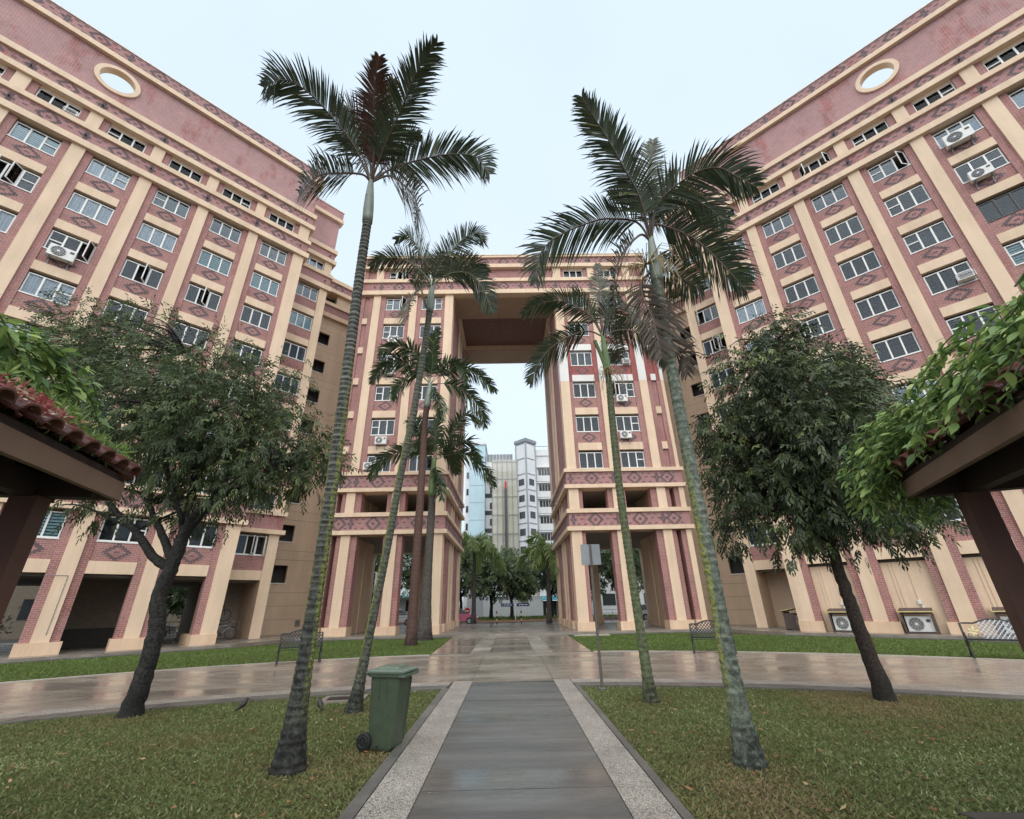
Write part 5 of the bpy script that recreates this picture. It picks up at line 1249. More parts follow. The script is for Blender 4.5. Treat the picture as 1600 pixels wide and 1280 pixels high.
# ------------------------------------------------------------------ small things on the ground
def bird(label, loc, rz):
    pts = [(.105, 0, .168), (.082, 0, .174), (.062, 0, .182), (.045, 0, .175), (.032, 0, .150), (.012, 0, .115), (-.018, 0, .082), (-.05, 0, .055), (-.105, 0, .018)]
    t = thing('myna_bird', label, 'bird', loc, rz, 'mynas on the left lawn')
    obj('body', MB().tube(pts, [.002, .007, .025, .026, .038, .052, .044, .022, .013], 10), simple('bird_dark' + str(rz), (.03, .026, .025), .5), t, smooth=True)
    for y in (-.014, .014): obj('leg', MB().tube([(-.01, y, .055), (-.005, y, .03), (.0, y, 0), (.02, y, .0)], .003, 5), YELT, t)
bird('dark myna standing on the lawn between the forked tree and the tallest palm', (-4.85, 9.35, GZ), .6)
bird('dark myna on the lawn just right of the tallest palm', (-3.42, 9.25, GZ), 2.4)
t = thing('drain_grating', 'black slotted drain grating in a concrete frame behind the leaning palm', 'grating', (-3.35, 10.33, GZ), .12)
obj('surround', MB().box(-.42, .42, -.32, -.22, -.06, .012).box(-.42, .42, .22, .32, -.06, .012).box(-.42, -.32, -.219, .219, -.06, .012).box(.32, .42, -.219, .219, -.06, .012), APRON, t)
b = MB()
for k in range(13): x = -.30+.05*k; b.box(x-.016, x+.016, -.218, .218, -.03, .004)
obj('bars', b, BLACKM, t); obj('pit', MB().box(-.319, .319, -.219, .219, -.07, -.05), RUBBER, t)
t = tag(obj('manhole_cover', MB().poly([(3.74, 4.70), (3.9, 4.0), (5.1, 4.0), (4.85, 4.60)], -.2, -.132), simple('manhole_dark', (.06, .055, .045), .8)), 'dark flat inspection cover sunk in the right lawn by the bottom edge', 'manhole cover')
t = thing('lamp_post', 'thin pale grey post on the far lawn behind the leaning palm', 'lamp post', (-5.55, 19.4, GZ))
obj('post', MB().cyl((0, 0, 1.5), .055, 3.0, 12), METALG, t); obj('base_plate', MB().cyl((0, 0, .02), .13, .04, 12), METALG, t)
t = thing('inspection_slab', 'pale concrete slab set in the lawn at the foot of the right gate tower', 'inspection slab', (4.6, 27.6, GZ)); obj('slab', MB().box(-1.0, 1.0, -.3, .3, -.08, .03), LIGHTC, t)

# ------------------------------------------------------------------ pavilions
FASC = simple('fascia_brown', (.20, .125, .085), .6, .1, 3); DWOOD = simple('dark_timber', (.035, .022, .018), .7, .2, 4)
POSTB = simple('post_maroon', (.105, .048, .036), .6, .12, 3); TILE = simple('glazed_tile', (.115, .034, .027), .16, .25, 5, spec=.7)
def tile_mesh():
    b = MB(); n = 8; L = .34
    for y, r_ in ((0, .095), (L, .08)):
        for k in range(n+1): a = PI*k/n; b.v.append((r_*math.cos(a), y, r_*math.sin(a)))
        for k in range(n+1): a = PI*k/n; b.v.append(((r_-.018)*math.cos(a), y, (r_-.018)*math.sin(a)))
    m_ = n+1
    for k in range(n):
        b.f += [(k, k+1, 2*m_+k+1, 2*m_+k), (m_+k, 3*m_+k, 3*m_+k+1, m_+k+1), (k, m_+k, m_+k+1, k+1)]
    b.f += [(0, 2*m_, 3*m_, m_), (n, m_+n, 3*m_+n, 2*m_+n)]
    b.sm = True; return b.mesh('roof_tile', TILE)
TILEM = tile_mesh()
def pavilion(label, corner, ax, m, post_at, L1=5.6, L2=4.2):
    """corner of the eaves; ax = heading of the near eave running back past the camera; local +x along that eave, +y away from the path (m=+1) """
    e1 = Vector((*ax, 0)).normalized(); e2 = Vector((-e1.y, e1.x, 0)) if m > 0 else Vector((e1.y, -e1.x, 0))
    t = thing('pavilion', label, 'pavilion', (corner[0], corner[1], 0), 0, 'open tile-roofed pavilions beside the camera')
    t['zed'] = 0
    def w(a, b_, z): v = e1*a + e2*b_; return (v.x, v.y, z)
    ze = corner[2]; pit = math.tan(math.radians(27)); h2 = L2/2
    def roofz(a, b_): return ze + pit*max(0, min(a, b_, L1-a, L2-b_))
    # roof boarding: four hips, a real slab
    r0, r1 = h2, L1-h2
    for pts in (((0, 0), (L1, 0), (r1, h2), (r0, h2)), ((L1, L2), (0, L2), (r0, h2), (r1, h2)), ((0, L2), (0, 0), (r0, h2)), ((L1, 0), (L1, L2), (r1, h2))):
        b = MB(); k = len(pts)
        b.v = [w(a, c, roofz(a, c)-.03) for a, c in pts] + [w(a, c, roofz(a, c)+.03) for a, c in pts]
        b.f = [tuple(range(k))[::-1], tuple(range(k, 2*k))] + [(i, (i+1) % k, k+(i+1) % k, k+i) for i in range(k)]
        obj('roof_boarding', b, DWOOD, t)
    # fascia boards under the eaves
    for p, q in (((0, 0), (L1, 0)), ((L1, L2), (0, L2)), ((0, L2), (0, 0)), ((L1, 0), (L1, L2))):
        d = (Vector(q+(0,))-Vector(p+(0,))).normalized()*.02
        b = MB().bar(w(p[0]+d.x, p[1]+d.y, ze-.107), w(q[0]-d.x, q[1]-d.y, ze-.107), .05, .15); obj('fascia', b, FASC, t)
    # rafters
    k = .45
    while k < L1-.3:
        for s0, s1 in ((.06, h2), (L2-.06, h2)):
            d = min(k, L1-k, h2); f = d/h2
            a0 = w(k, s0, roofz(k, s0)-.10); bb = s0+(s1-s0)*f
            b = MB().bar(a0, w(k, bb, roofz(k, bb)-.10), .05, .12); obj('rafter', b, DWOOD, t)
        k += .6
    k = .6
    while k < L2-.3:
        d = min(k, L2-k); b = MB().bar(w(.06, k, ze-.08), w(d, k, roofz(d, k)-.10), .05, .12); obj('rafter', b, DWOOD, t); k += .6
    for a, c, a2, c2 in ((.03, .03, h2, h2), (.03, L2-.03, h2, h2)):
        obj('hip_beam', MB().bar(w(a, c, roofz(a, c)-.12), w(a2, c2, roofz(a2, c2)-.12), .07, .16), DWOOD, t)
    pa, pb = post_at; zb = ze-.12
    for p, q in (((.05, pb), (L1-.05, pb)), ((.05, L2-pb), (L1-.05, L2-pb)), ((pa, .05), (pa, L2-.05)), ((L1-pa, .05), (L1-pa, L2-.05))):
        obj('tie_beam', MB().bar(w(*p, zb-.02 + (.0 if p[0] == .05 else .012)), w(*q, zb-.02+(.0 if p[0] == .05 else .012)), .11, .18), DWOOD, t)
    for a, c in ((pa, pb), (L1-pa, pb), (pa, L2-pb), (L1-pa, L2-pb)):
        c_ = w(a, c, 0); 
        b = MB(); r_ = .088
        cs = [w(a-r_, c-r_, 0), w(a+r_, c-r_, 0), w(a+r_, c+r_, 0), w(a-r_, c+r_, 0)]
        b.hexa([(p[0], p[1], GZ-.05) for p in cs] + [(p[0], p[1], zb-.1) for p in cs]); obj('post', b, POSTB, t)
    # barrel tiles along the near and the far eave
    def tiles(n, f, rows):
        for r_ in range(rows):
            for k in range(n):
                a, c, hd, up = f(k, r_)
                if a is None: continue
                o = link('roof_tile', TILEM, t); z = roofz(a, c)+.035
                d = e1*hd[0]+e2*hd[1]; 
                up_ = Vector((d.x, d.y, pit)).normalized(); xs_ = d.cross(Vector((0, 0, 1))).normalized(); zs_ = xs_.cross(up_)
                Mx = Matrix((xs_, up_, zs_)).transposed().to_4x4(); Mx.translation = Vector(w(a, c, z)); o.matrix_basis = Mx
    tiles(24, lambda k, r_: (.10+.225*k, -.09+.29*r_, (0, 1), 1) if .10+.225*k > -.05+.29*r_ else (None, 0, 0, 0), 3)
    tiles(12, lambda k, r_: (-.09+.29*r_, .12+.225*k, (1, 0), 1) if .12+.225*k > .29*r_ else (None, 0, 0, 0), 2)
    b = MB()
    for k in range(9): u = -.03+k*.22; b.tube([w(u, u, roofz(max(u, 0), max(u, 0))+.07), w(u+.25, u+.25, roofz(max(u+.25, 0), max(u+.25, 0))+.07)], [.085, .07], 9)
    obj('hip_tiles', b, TILE, t, smooth=True)
    return t, w, roofz, e1, e2
PL = pavilion('left pavilion with maroon post and glazed barrel tiles under red flowers', (-3.47, 3.86, 2.62), (.27, -.96), -1, (.23, .47))
PR = pavilion('right pavilion with dark post, its tiled eave buried in green vine', (3.98, 4.27, 2.6), (-.42, -.91), 1, (.23, .38))

# climbing plants: single leaves on the eaves
def leafobj(k):
    b = MB(); prof = [(0, 0), (.14, .12), (.38, .215), (.64, .18), (.85, .075), (1.0, 0)]
    w_ = (1.0, .85, 1.15, .95)[k]; n = len(prof)
    for i, (y, x) in enumerate(prof):
        dz = -.18*y*y
        if i in (0, n-1): b.v.append((0, y, dz))
        else: b.v += [(-x*w_, y, dz+.11*x*(1+.25*(i % 2))), (0, y+.02, dz-.02), (x*w_, y, dz+.11*x*(1+.25*(i % 2)))]
    b.f = [(0, 2, 1), (0, 3, 2)]
    for i in range(3): a = 1+3*i; b.f += [(a, a+1, a+4, a+3), (a+1, a+2, a+5, a+4)]
    a = 10; b.f += [(a, a+1, 13), (a+1, a+2, 13)]
    return b
VARM = []
for k in range(4):
    for j, (m_, tv) in enumerate(((VINE, .10+.2*k), (VINED, .05+.25*k), (VINE, .6+.12*k))):
        me = leafobj(k).mesh('leaf', m_, True); a = me.attributes.new('tint', 'FLOAT', 'FACE'); a.data.foreach_set('value', np.full(len(me.polygons), tv, dtype=np.float32)); VARM.append(me)
def vine(label, cat, loc, stems, nmax, size, seed, group, name='climbing_vine', small=0, gap=.04):
    r_ = random.Random(seed); root = thing(name, label, cat, loc, 0, group); L = Vector(loc)
    sb = MB(); items = []
    for pts in stems:
        P = spline(pts, 8); sb.tube([p-L for p in P], .006, 5, False, None)
        d = 0; nxt = 0
        for i in range(len(P)-1):
            t = (P[i+1]-P[i]); l = t.length; t.normalize(); d += l
            while nxt < d:
                nxt += gap
                for s in (-1, 1):
                    side = t.cross(Vector((0, 0, 1)));
                    if side.length < .1: side = Vector((1, 0, 0))
                    side.normalize()
                    D = (t*.45 + side*s*r_.uniform(.5, 1.) + Vector((r_.gauss(0, .25), r_.gauss(0, .25), r_.uniform(-.55, .25)))).normalized()
                    items.append((P[i].lerp(P[i+1], r_.random()) - L + Vector((r_.gauss(0, .02), r_.gauss(0, .02), r_.gauss(0, .02))), D, size*r_.uniform(.42, 1.15)))
    r_.shuffle(items)
    rest = []
    for q, (p, D, s) in enumerate(items):
        up = Vector((r_.gauss(0, .35), r_.gauss(0, .35)-.25, 1)); x = D.cross(up).normalized(); z = x.cross(D)
        Mx = Matrix((x, D, z)).transposed().to_4x4()
        Mx = Matrix.Translation(p) @ Mx @ Matrix.Diagonal((s, s, s, 1))
        if q < nmax:
            o = link('leaf', r_.choice(VARM), root); o.matrix_basis = Mx
        else: rest.append(Mx)
    obj('stem', sb, RACH, root, kind='stuff')
    if rest:
        V = []; F = []; T = []
        vb = np.array([(*v, 1) for v in leafobj(0).v]); fb = leafobj(0).f
        bm = MB(); 
        for Mx in rest:
            n = len(bm.v); X = vb @ np.array(Mx).T; bm.v += [tuple(v[:3]) for v in X]; bm.f += [tuple(i+n for i in f) for f in fb]; T += [min(1, max(0, r_.gauss(.42, .28)))]*len(fb)
        me = bm.mesh('small_leaves', VINE, True); a = me.attributes.new('tint', 'FLOAT', 'FACE'); a.data.foreach_set('value', np.array(T, dtype=np.float32)); o = link('small_leaves', me, root); o['kind'] = 'stuff'
    return root
def eavepath(PV, corner, lst):      # (along eave, away from path, height above eave)
    t, w, rz, e1, e2 = PV; o = []
    for a, b_, h in lst:
        v = e1*a+e2*b_; o.append(Vector((corner[0]+v.x, corner[1]+v.y, corner[2]+h)))
    return o
CR = (3.98, 4.27, 2.6); CLc = (-3.47, 3.86, 2.62)
r_ = random.Random(12); st = []
for k in range(78):     # long shoots along and over the right eave, drooping at the corner
    a = r_.uniform(-.1, 3.2)**1.0; b_ = r_.uniform(-.05, .8); h = .10+.42*b_+r_.uniform(0, .34)*(.4+.6*r_.random())
    st.append(eavepath(PR, CR, [(a+.7, b_+.35, h+.25), (a+.35, b_+.15, h+.16), (a, b_-.12, h+.02), (a-.25, b_-.26, h-.16-r_.uniform(0, .10))]))
for k in range(46):
    a = r_.uniform(-.45, .30); b_ = r_.uniform(-.22, .45); h = r_.uniform(.05, .45)
    st.append(eavepath(PR, CR, [(a+.4, b_+.25, h+.25), (a+.1, b_, h+.12), (a-.12, b_-.12, h-.16), (a-.22, b_-.12, h-.35-r_.uniform(0, .30))]))
for k in range(26):
    a = r_.uniform(.9, 3.0); q = r_.uniform(.2, .75); st.append(eavepath(PR, CR, [(a+.3, .5, q), (a, .35, q+.12), (a-.25, .2, q+.08), (a-.45, .02, q-.12)]))
vine('bright green vine heaped over the right pavilion eave and hanging at its corner', 'climbing plant', tuple(eavepath(PR, CR, [(0, 0, 0)])[0]), st, 290, .112, 4, 'creepers on the pavilion roofs')
st = []
r_ = random.Random(31)
for k in range(26):
    a = r_.uniform(.8, 1.9); b_ = r_.uniform(.1, .55); h = .15+.42*b_+r_.uniform(.0, .25)
    st.append(eavepath(PL, CLc, [(a+.35, b_+.2, h+.1), (a+.1, b_+.05, h+.28), (a-.12, b_-.05, h+.2), (a-.3, b_-.1, h+.02)]))
vine('leafy green creeper growing over the left pavilion roof above the red flowers', 'climbing plant', tuple(eavepath(PL, CLc, [(0, 0, 0)])[0]), st, 260, .115, 6, 'creepers on the pavilion roofs')
# red flower heads and fine sprigs along the left eave
V0 = np.array(eavepath(PL, CLc, [(0, 0, 0)])[0])
ft = thing('rangoon_creeper', 'red and pink flower clusters spilling over the left pavilion tiles', 'flowering creeper', tuple(V0))
PP = []; DD = []; rg = np.random.default_rng(5)
for a, n in ((1.36, 170), (1.28, 170), (1.12, 120), (1.42, 150), (.90, 40), (1.5, 90), (1.62, 90), (1.75, 90)):
    c = np.array(eavepath(PL, CLc, [(a, -.03, .15)])[0])-V0
    d = norm(rg.normal(size=(n, 3))+np.array([.25, -.2, .1])); PP.append(c+d*rg.uniform(.0, .075, (n, 1))); DD.append(norm(d+rg.normal(0, .6, (n, 3))))
P_ = np.concatenate(PP); D_ = np.concatenate(DD); S_ = norm(np.cross(D_, rg.normal(size=D_.shape)))
V, Fa = leaves_np(P_, D_, S_, rg.uniform(.025, .055, len(P_)), .014); o = link('blossom', mesh_np('blossom', V, Fa, FLOW, np.clip(rg.beta(1.2, 1.5, len(P_)), 0, 1)), ft); o['kind'] = 'stuff'
PP = []; DD = []
for k in range(170):
    a = rg.uniform(.12, 1.7); c = np.array(eavepath(PL, CLc, [(a, rg.uniform(-.02, .35), .10+rg.uniform(0, .12)+.06*a)])[0])-V0
    d = norm(rg.normal(size=(14, 3))+np.array([0, 0, .7])); PP.append(c+d*.01); DD.append(d)
P_ = np.concatenate(PP); D_ = np.concatenate(DD); S_ = norm(np.cross(D_, rg.normal(size=D_.shape)))
V, Fa = leaves_np(P_, D_, S_, rg.uniform(.05, .10, len(P_)), .014); o = link('sprigs', mesh_np('sprigs', V, Fa, VINE, rg.random(len(P_))), ft); o['kind'] = 'stuff'
t = tag(obj('bougainvillea_spray', MB().tube([(0, 0, 0), (.12, .05, .22), (.05, .1, .5)], [.008, .006, .003], 5), RACH, None, tuple(eavepath(PR, CR, [(2.45, .5, .62)])[0])), 'thin twig with a pink blossom rising from the right pavilion roof', 'flowering twig')
d = norm(rg.normal(size=(30, 3))); V, Fa = leaves_np(np.array([.05, .1, .5])+d*.01, d, norm(np.cross(d, rg.normal(size=d.shape))), .028, .024); link('blossom', mesh_np('blossom', V, Fa, FLOW, np.full(30, .1)), t)

# ------------------------------------------------------------------ bicycles and rack in the left void deck
def bicycle(label, loc, rz, tilt=0, col=None):
    t = thing('bicycle', label, 'bicycle', loc, rz, 'bicycles parked in the left void deck'); t.rotation_euler = (tilt, 0, rz)
    for x in (-.5, .5):
        pts = [(x+.32*math.cos(a), 0, .33+.32*math.sin(a)) for a in [2*PI*k/28 for k in range(29)]]; wv = obj('wheel', MB().tube(pts, .018, 6, False), RUBBER, t)
        b = MB()
        for k in range(8): a = PI*k/8; b.bar((x-.3*math.cos(a), 0, .33-.3*math.sin(a)), (x+.3*math.cos(a), 0, .33+.3*math.sin(a)), .004, .004, (0, 1, 0))
        obj('spokes', b, METALG, wv)
    b = MB()
    for p, q in (((-.5, 0, .33), (-.08, 0, .30)), ((-.08, 0, .30), (-.2, 0, .80)), ((-.5, 0, .33), (-.17, 0, .70)), ((-.17, 0, .70), (.36, 0, .78)), ((-.08, 0, .30), (.37, 0, .66)), ((.33, 0, .88), (.5, 0, .33))): b.tube([p, q], .018, 7)
    obj('frame', b, col or METALG, t); obj('saddle', MB().ell((-.22, 0, .83), (.13, .06, .03), 10, 6), RUBBER, t)
    obj('handlebar', MB().tube([(.30, -.27, .93), (.34, -.1, .95), (.33, 0, .90), (.34, .1, .95), (.30, .27, .93)], .012, 6), BLACKM, t)
    obj('crank', MB().cyl((-.08, -.03, .30), .09, .01, 14, 'y').bar((-.08, -.05, .30), (.06, -.05, .22), .02, .012), BLACKM, t)
bicycle('silver bicycle on the floor inside the corner bay of the left wing', wl(-1, 7.55, 3.4, 0), LZ, 0, METALG)
bicycle('dark bicycle on the upper rack inside the corner bay of the left wing', wl(-1, 7.3, 4.5, .95), LZ, 0, BLACKM)
bicycle('dark bicycle in the open bay of the left wing behind the forked tree', wl(-1, 4.6, 3.4, 0), LZ, 0, BLACKM)
t = thing('bicycle_rack', 'two-rail steel bicycle rack inside the corner bay of the left wing', 'bicycle rack', wl(-1, 7.7, 4.0, 0), LZ)
b = MB()
for z in (.55, .92): b.tube([(-.9, 0, z), (.9, 0, z)], .02, 6)
for x in (-.85, .85): b.tube([(x, 0, 0), (x, 0, .92)], .022, 6); b.tube([(x, 0, .92), (x-.25, .5, .92)], .02, 6)
obj('rails', b, METALG, t)
def shrub(label, x, y, z, r, h, n, seed, m=VINED, group='low plants'):
    rg = np.random.default_rng(seed); root = thing('potted_shrub' if 'pot' in label else 'shrub', label, 'shrub', (x, y, z), 0, group)
    P = rg.normal(size=(n, 3))*np.array([r*.4, r*.4, h*.25])+np.array([0, 0, h*.55]); D = norm(P-np.array([0, 0, h*.2])+rg.normal(size=(n, 3))*.3); S = norm(np.cross(D, rg.normal(size=(n, 3))))
    V, Fa = leaves_np(P, D, S, .18*r+.05, .07*r+.02); o = link('foliage', mesh_np('foliage', V, Fa, m, rg.random(n)), root); o['kind'] = 'stuff'; obj('stem', MB().tube([(0, 0, 0), (0, 0, h*.6)], .02, 6), BARKB, root); return root
shrub('low leafy shrub by the void deck edge at the far left', *wl(-1, -3.2, 8.2, 0), 1.0, 1.3, 260, 13)
shrub('leafy shrub beyond the bay at the far left, behind the maroon post', *wl(-1, -2.0, 7.5, 0), .9, 1.6, 260, 3)

# ------------------------------------------------------------------ street and far block
def road(name, pts, m, z0, z1): return obj(name, MB().poly(pts, z0, z1), m, kind='structure')
road('pavement', [(-60, 41.62), (60, 41.62), (60, 46.2), (-60, 46.2)], APRON, -.3, -.05)
road('road', [(-90, 46.21), (90, 46.21), (90, 53.0), (-90, 53.0)], ASPH, -.3, -.16)
road('verge', [(-90, 53.4), (90, 53.4), (90, 72), (-90, 72)], EARTH, -.3, -.06)
obj('verge_kerb', MB().box(-90, 90, 53.02, 53.38, -.3, .0), TERRA, kind='structure')
road('side_road', [(-28, 29), (-16.5, 41.4), (-90, 110), (-100, 60)], ASPH, -.3, -.155)
rg = np.random.default_rng(9); n = 5000
P = np.stack([rg.uniform(-30, 30, n), rg.uniform(53.5, 66, n), np.full(n, -.07)], 1); D = norm(rg.normal(size=(n, 3))*np.array([1, 1, .3])+np.array([0, 0, 1.2])); S = norm(np.cross(D, rg.normal(size=(n, 3))))
V, Fa = leaves_np(P, D, S, .35, .12); o = link('verge_plants', mesh_np('verge_plants', V, Fa, GRASSF, rg.random(n))); o['kind'] = 'stuff'
def bollard(label, x, y):
    t = thing('bollard', label, 'bollard', (x, y, -.05), 0, 'striped bollards across the gate passage')
    for k in range(5): obj('stripe_band', MB().cyl((0, 0, .11+.21*k), .055, .208, 12), YELT if k % 2 else RUBBER, t)
    obj('cap', MB().ell((0, 0, 1.05), (.055, .055, .03), 12, 6), RUBBER, t)
bollard('black and yellow bollard in the gate passage, left one', -1.22, 44.5)
bollard('black and yellow bollard in the gate passage, right one', 1.05, 44.5)
t = tag(obj('marker_post', MB().cyl((0, 0, .6), .06, 1.25, 10), CAPW, None, (3.55, 45.6, -.05)), 'slim white post beside the right street palm', 'post')
REDS = simple('sign_red', (.50, .02, .03), .5, .05); BLUES = simple('sign_blue', (.02, .035, .14), .5, .05); SIGNW = simple('sign_white', (.75, .75, .75), .5, .03)
t = thing('no_entry_sign', 'round red no-entry sign with a white bar beside the left street palm', 'traffic sign', (-4.42, 49.6, -.1))
obj('post', MB().cyl((0, 0, .65), .035, 1.35, 8), METALG, t); obj('backboard', MB().box(-.36, .36, -.03, -.01, .75, 1.5), SIGNW, t)
obj('disc', MB().cyl((0, -.04, 1.14), .30, .016, 24, 'y'), REDS, t); obj('bar', MB().box(-.2, .2, -.056, -.05, 1.09, 1.19), SIGNW, t)
t = thing('street_name_sign', 'pale post with two dark blue street name blades opposite the gate', 'street sign', (.62, 53.9, -.06))
obj('post', MB().tube([(0, 0, 0), (0, 0, 1.62)], .05, 8), CAPW, t); obj('bracket', MB().bar((-.3, 0, 1.78), (0, 0, 1.55), .04, .06).bar((.3, 0, 1.78), (0, 0, 1.55), .04, .06), CAPW, t)
for s in (-1, 1):
    bl = obj('blade', MB().box(s*.16, s*1.62, -.025, .025, 1.42, 1.74), BLUES, t)
    b = MB()
    for x, w_ in ((.42, .18), (.66, .32), (1.08, .22), (1.4, .06)): b.box(s*x, s*(x+w_), -.032, -.026, 1.54, 1.63)
    obj('lettering', b, SIGNW, bl)
# car
def car(label, x, y, rz, col, seed, group='cars parked along the street'):
    t = thing('parked_car', label, 'car', (x, y, -.155), rz, group); m = simple('car_paint_%d' % seed, col, .25, .04, spec=.7)
    prof = [(-2.05, .35), (-2.1, .62), (-1.95, .92), (-1.2, .98), (1.05, .95), (1.95, .78), (2.08, .55), (2.05, .32)]
    top = [(-1.85, .97), (-1.35, 1.42), (.25, 1.46), (1.05, .955)]
    def ext(pr, w0, w1=None):
        b = MB(); n = len(pr); b.v = [(x_, -w0, z) for x_, z in pr]+[(x_, w0, z) for x_, z in pr]
        if w1: b.v = [(x_, -(w0 if z < 1.0 else w1), z) for x_, z in pr]+[(x_, (w0 if z < 1.0 else w1), z) for x_, z in pr]
        b.f = [tuple(range(n)), tuple(range(n, 2*n))[::-1]]+[(i, n+i, n+(i+1) % n, (i+1) % n) for i in range(n)]; return b
    obj('body', ext(prof, .86), m, t); obj('roof', ext([(-1.36, 1.40), (-1.3, 1.47), (.22, 1.50), (.3, 1.44)], .66), m, t)
    obj('glazing', ext(top, .80, .66), METALD, t)
    for x_ in (-1.28, 1.3):
        for y_ in (-.80, .80):
            w_ = obj('wheel', MB().cyl((x_, y_, .32), .32, .2, 18, 'y'), RUBBER, t); obj('rim', MB().cyl((x_, y_+(.102 if y_ > 0 else -.102), .32), .19, .01, 12, 'y'), METALG, w_)
    for y_ in (-.6, .6): obj('headlight', MB().box(2.0, 2.09, y_-.16, y_+.16, .60, .72), SIGNW, t); obj('tail_light', MB().box(-2.1, -2.04, y_-.14, y_+.14, .70, .85), REDS, t)
car('pink car passing behind the left street palm in the gate opening', -5.3, 48.2, 0, (.62, .14, .24), 1)
car('white car seen through the left arcade nearest the gate', -11.2, 47.6, 0, (.72, .72, .72), 2)
car('red car seen low through the left arcade between two columns', -13.9, 51.2, 0, (.45, .04, .04), 3)
car('white van-like car beyond the open bay of the left wing', -25.5, 33.5, .6, (.70, .71, .72), 4)
car('silver car seen through the right arcade by its outer column', 14.5, 47.6, 0, (.55, .57, .58), 5)
# road signs beyond the left wing's open bay
sx, sy, sz = wl(-1, 4.75, 9.5, -.15)
t = thing('no_parking_sign', 'round no-parking disc above a small red plate beyond the open bay of the left wing', 'traffic sign', (sx, sy, sz), LZ)
obj('post', MB().cyl((0, 0, 1.15), .03, 2.3, 8), METALG, t); obj('disc', MB().cyl((0, -.04, 2.0), .27, .02, 24, 'y'), REDS, t); obj('disc_face', MB().cyl((0, -.055, 2.0), .19, .01, 24, 'y'), BLUES, t); obj('plate', MB().box(-.2, .2, -.05, -.03, 1.25, 1.62), REDS, t); obj('slash', MB().bar((-.13, -.066, 2.13), (.13, -.066, 1.87), .05, .008, (0, 1, 0)), REDS, t)
def railing(label, x, y, rz, L, n):
    t = thing('railing', label, 'railing', (x, y, -.05), rz, 'low steel railings by the street'); b = MB()
    for z in (.35, .7, 1.0): obj('rail', MB().tube([(-L/2, 0, z), (L/2, 0, z)], .022, 6), METALG, t)
    for k in range(n): xx = -L/2+L*k/(n-1); obj('post', MB().tube([(xx, 0, -.1), (xx, 0, 1.02)], .025, 6), METALG, t)
railing('steel railing beyond the open bay of the left wing', *wl(-1, 4.6, 8.6, 0)[:2], LZ, 3.6, 5)
railing('steel railing seen through the left arcade', -10, 45.4, 0, 7, 8)
railing('steel railing seen through the right arcade behind the sign post', 9.2, 45.2, 0, 5, 6)
t = thing('roofed_shelter', 'small green-roofed shelter across the street beyond the left wing bay', 'shelter', wl(-1, 3.7, 15, -.15), LZ)
obj('roof', MB().hexa([(-2, -1.2, 2.6), (2, -1.2, 2.6), (2, 1.2, 2.6), (-2, 1.2, 2.6), (-1, -.1, 3.5), (1, -.1, 3.5), (1, .1, 3.5), (-1, .1, 3.5)]), simple('shelter_green', (.05, .12, .07), .5), t)
for x in (-1.6, 1.6):
    for y in (-.9, .9): obj('post', MB().cyl((x, y, 1.3), .08, 2.6, 10), LIGHTC, t)
# far white apartment block
WB = paint('block_white', (.74, .76, .78), .08); PB = paint('block_pale_blue', (.50, .68, .76), .06); YB = paint('block_yellow', (.66, .58, .30), .08); GB = paint('block_grey', (.34, .36, .38), .08); DW = simple('block_window', (.05, .055, .06), .15); GBD = simple('block_trim_grey', (.24, .26, .28), .6)
FB = thing('far_apartment_block', 'white high-rise block with a corner-set stair tower seen through the gate', 'apartment block', (0, 75, -.2))
obj('wall', MB().box(5.0, 11, 0, 12, 3.3, 26.2), WB, FB); obj('wall', MB().box(-4.0, 1.9, 1.0, 12, 3.3, 25.5), WB, FB); obj('stair_wall', MB().box(-7.5, -6.75, .5, 12, 0, 27.6), WB, FB)
obj('lift_tower', MB().box(-6.74, -4.05, .2, 10, 9.5, 28.6), PB, FB); obj('lift_tower_base', MB().box(-6.74, -4.05, .21, 10, 0, 9.49), GB, FB); obj('tower_cap', MB().box(-6.95, -3.85, 0, 10.2, 28.61, 29.1), WB, FB)
for z in (12, 15, 18, 21, 24): obj('panel_joint', MB().box(-6.74, -4.05, .185, .199, z, z+.06), GBD, FB)
for z in (4, 7, 10, 13, 16, 19, 22): 
    obj('landing_opening', MB().box(-4.0, -2.75, .93, .999, z, z+.7), DW, FB); obj('window', MB().box(-7.3, -6.95, .43, .499, z+.4, z+1.5), DW, FB)
obj('roof_tank_screen', MB().box(-3.9, 1.0, 2, 8, 25.51, 27.3), GBD, FB); b = MB()
for k in range(9): b.box(-3.9+.6*k, -3.82+.6*k, 1.9, 1.99, 25.6, 27.3)
obj('screen_fin', b, WB, FB)
for fl in range(7):         # right-hand flats: balcony parapet, window ribbon, slab edge
    z = 4.3+2.8*fl+1.5
    w_ = obj('window', MB().box(5.5, 8.0, -.03, -.002, z, z+1.15), DW, FB); b = MB()
    for k in range(1, 5): b.box(5.5+.5*k-.03, 5.5+.5*k+.03, -.06, -.031, z, z+1.15)
    obj('mullion', b, WB, w_)
    w_ = obj('window', MB().box(8.5, 10.6, -.03, -.002, z, z+1.15), DW, FB)
    obj('slab_edge', MB().box(5.0, 11, -.35, -.002, z+1.35, z+1.55), WB, FB); obj('balcony_parapet', MB().box(5.0, 11, -.30, -.1, z-1.15, z-.15), WB if fl > 1 else (YB if fl == 9 else WB), FB)
    o = obj('window', MB().box(-3.2, 1.5, .93, .999, z, z+1.1), DW, FB)
    obj('bay_panel', MB().box(-1.6, 1.7, .90, .998, z-1.5, z-.2), YB if fl < 6 else WB, FB)
obj('roof_parapet', MB().box(4.9, 11, -.2, 0, 26.21, 27.3), WB, FB); obj('roof_rail', MB().box(4.95, 11, -.25, -.2, 27.9, 28.0), GBD, FB)
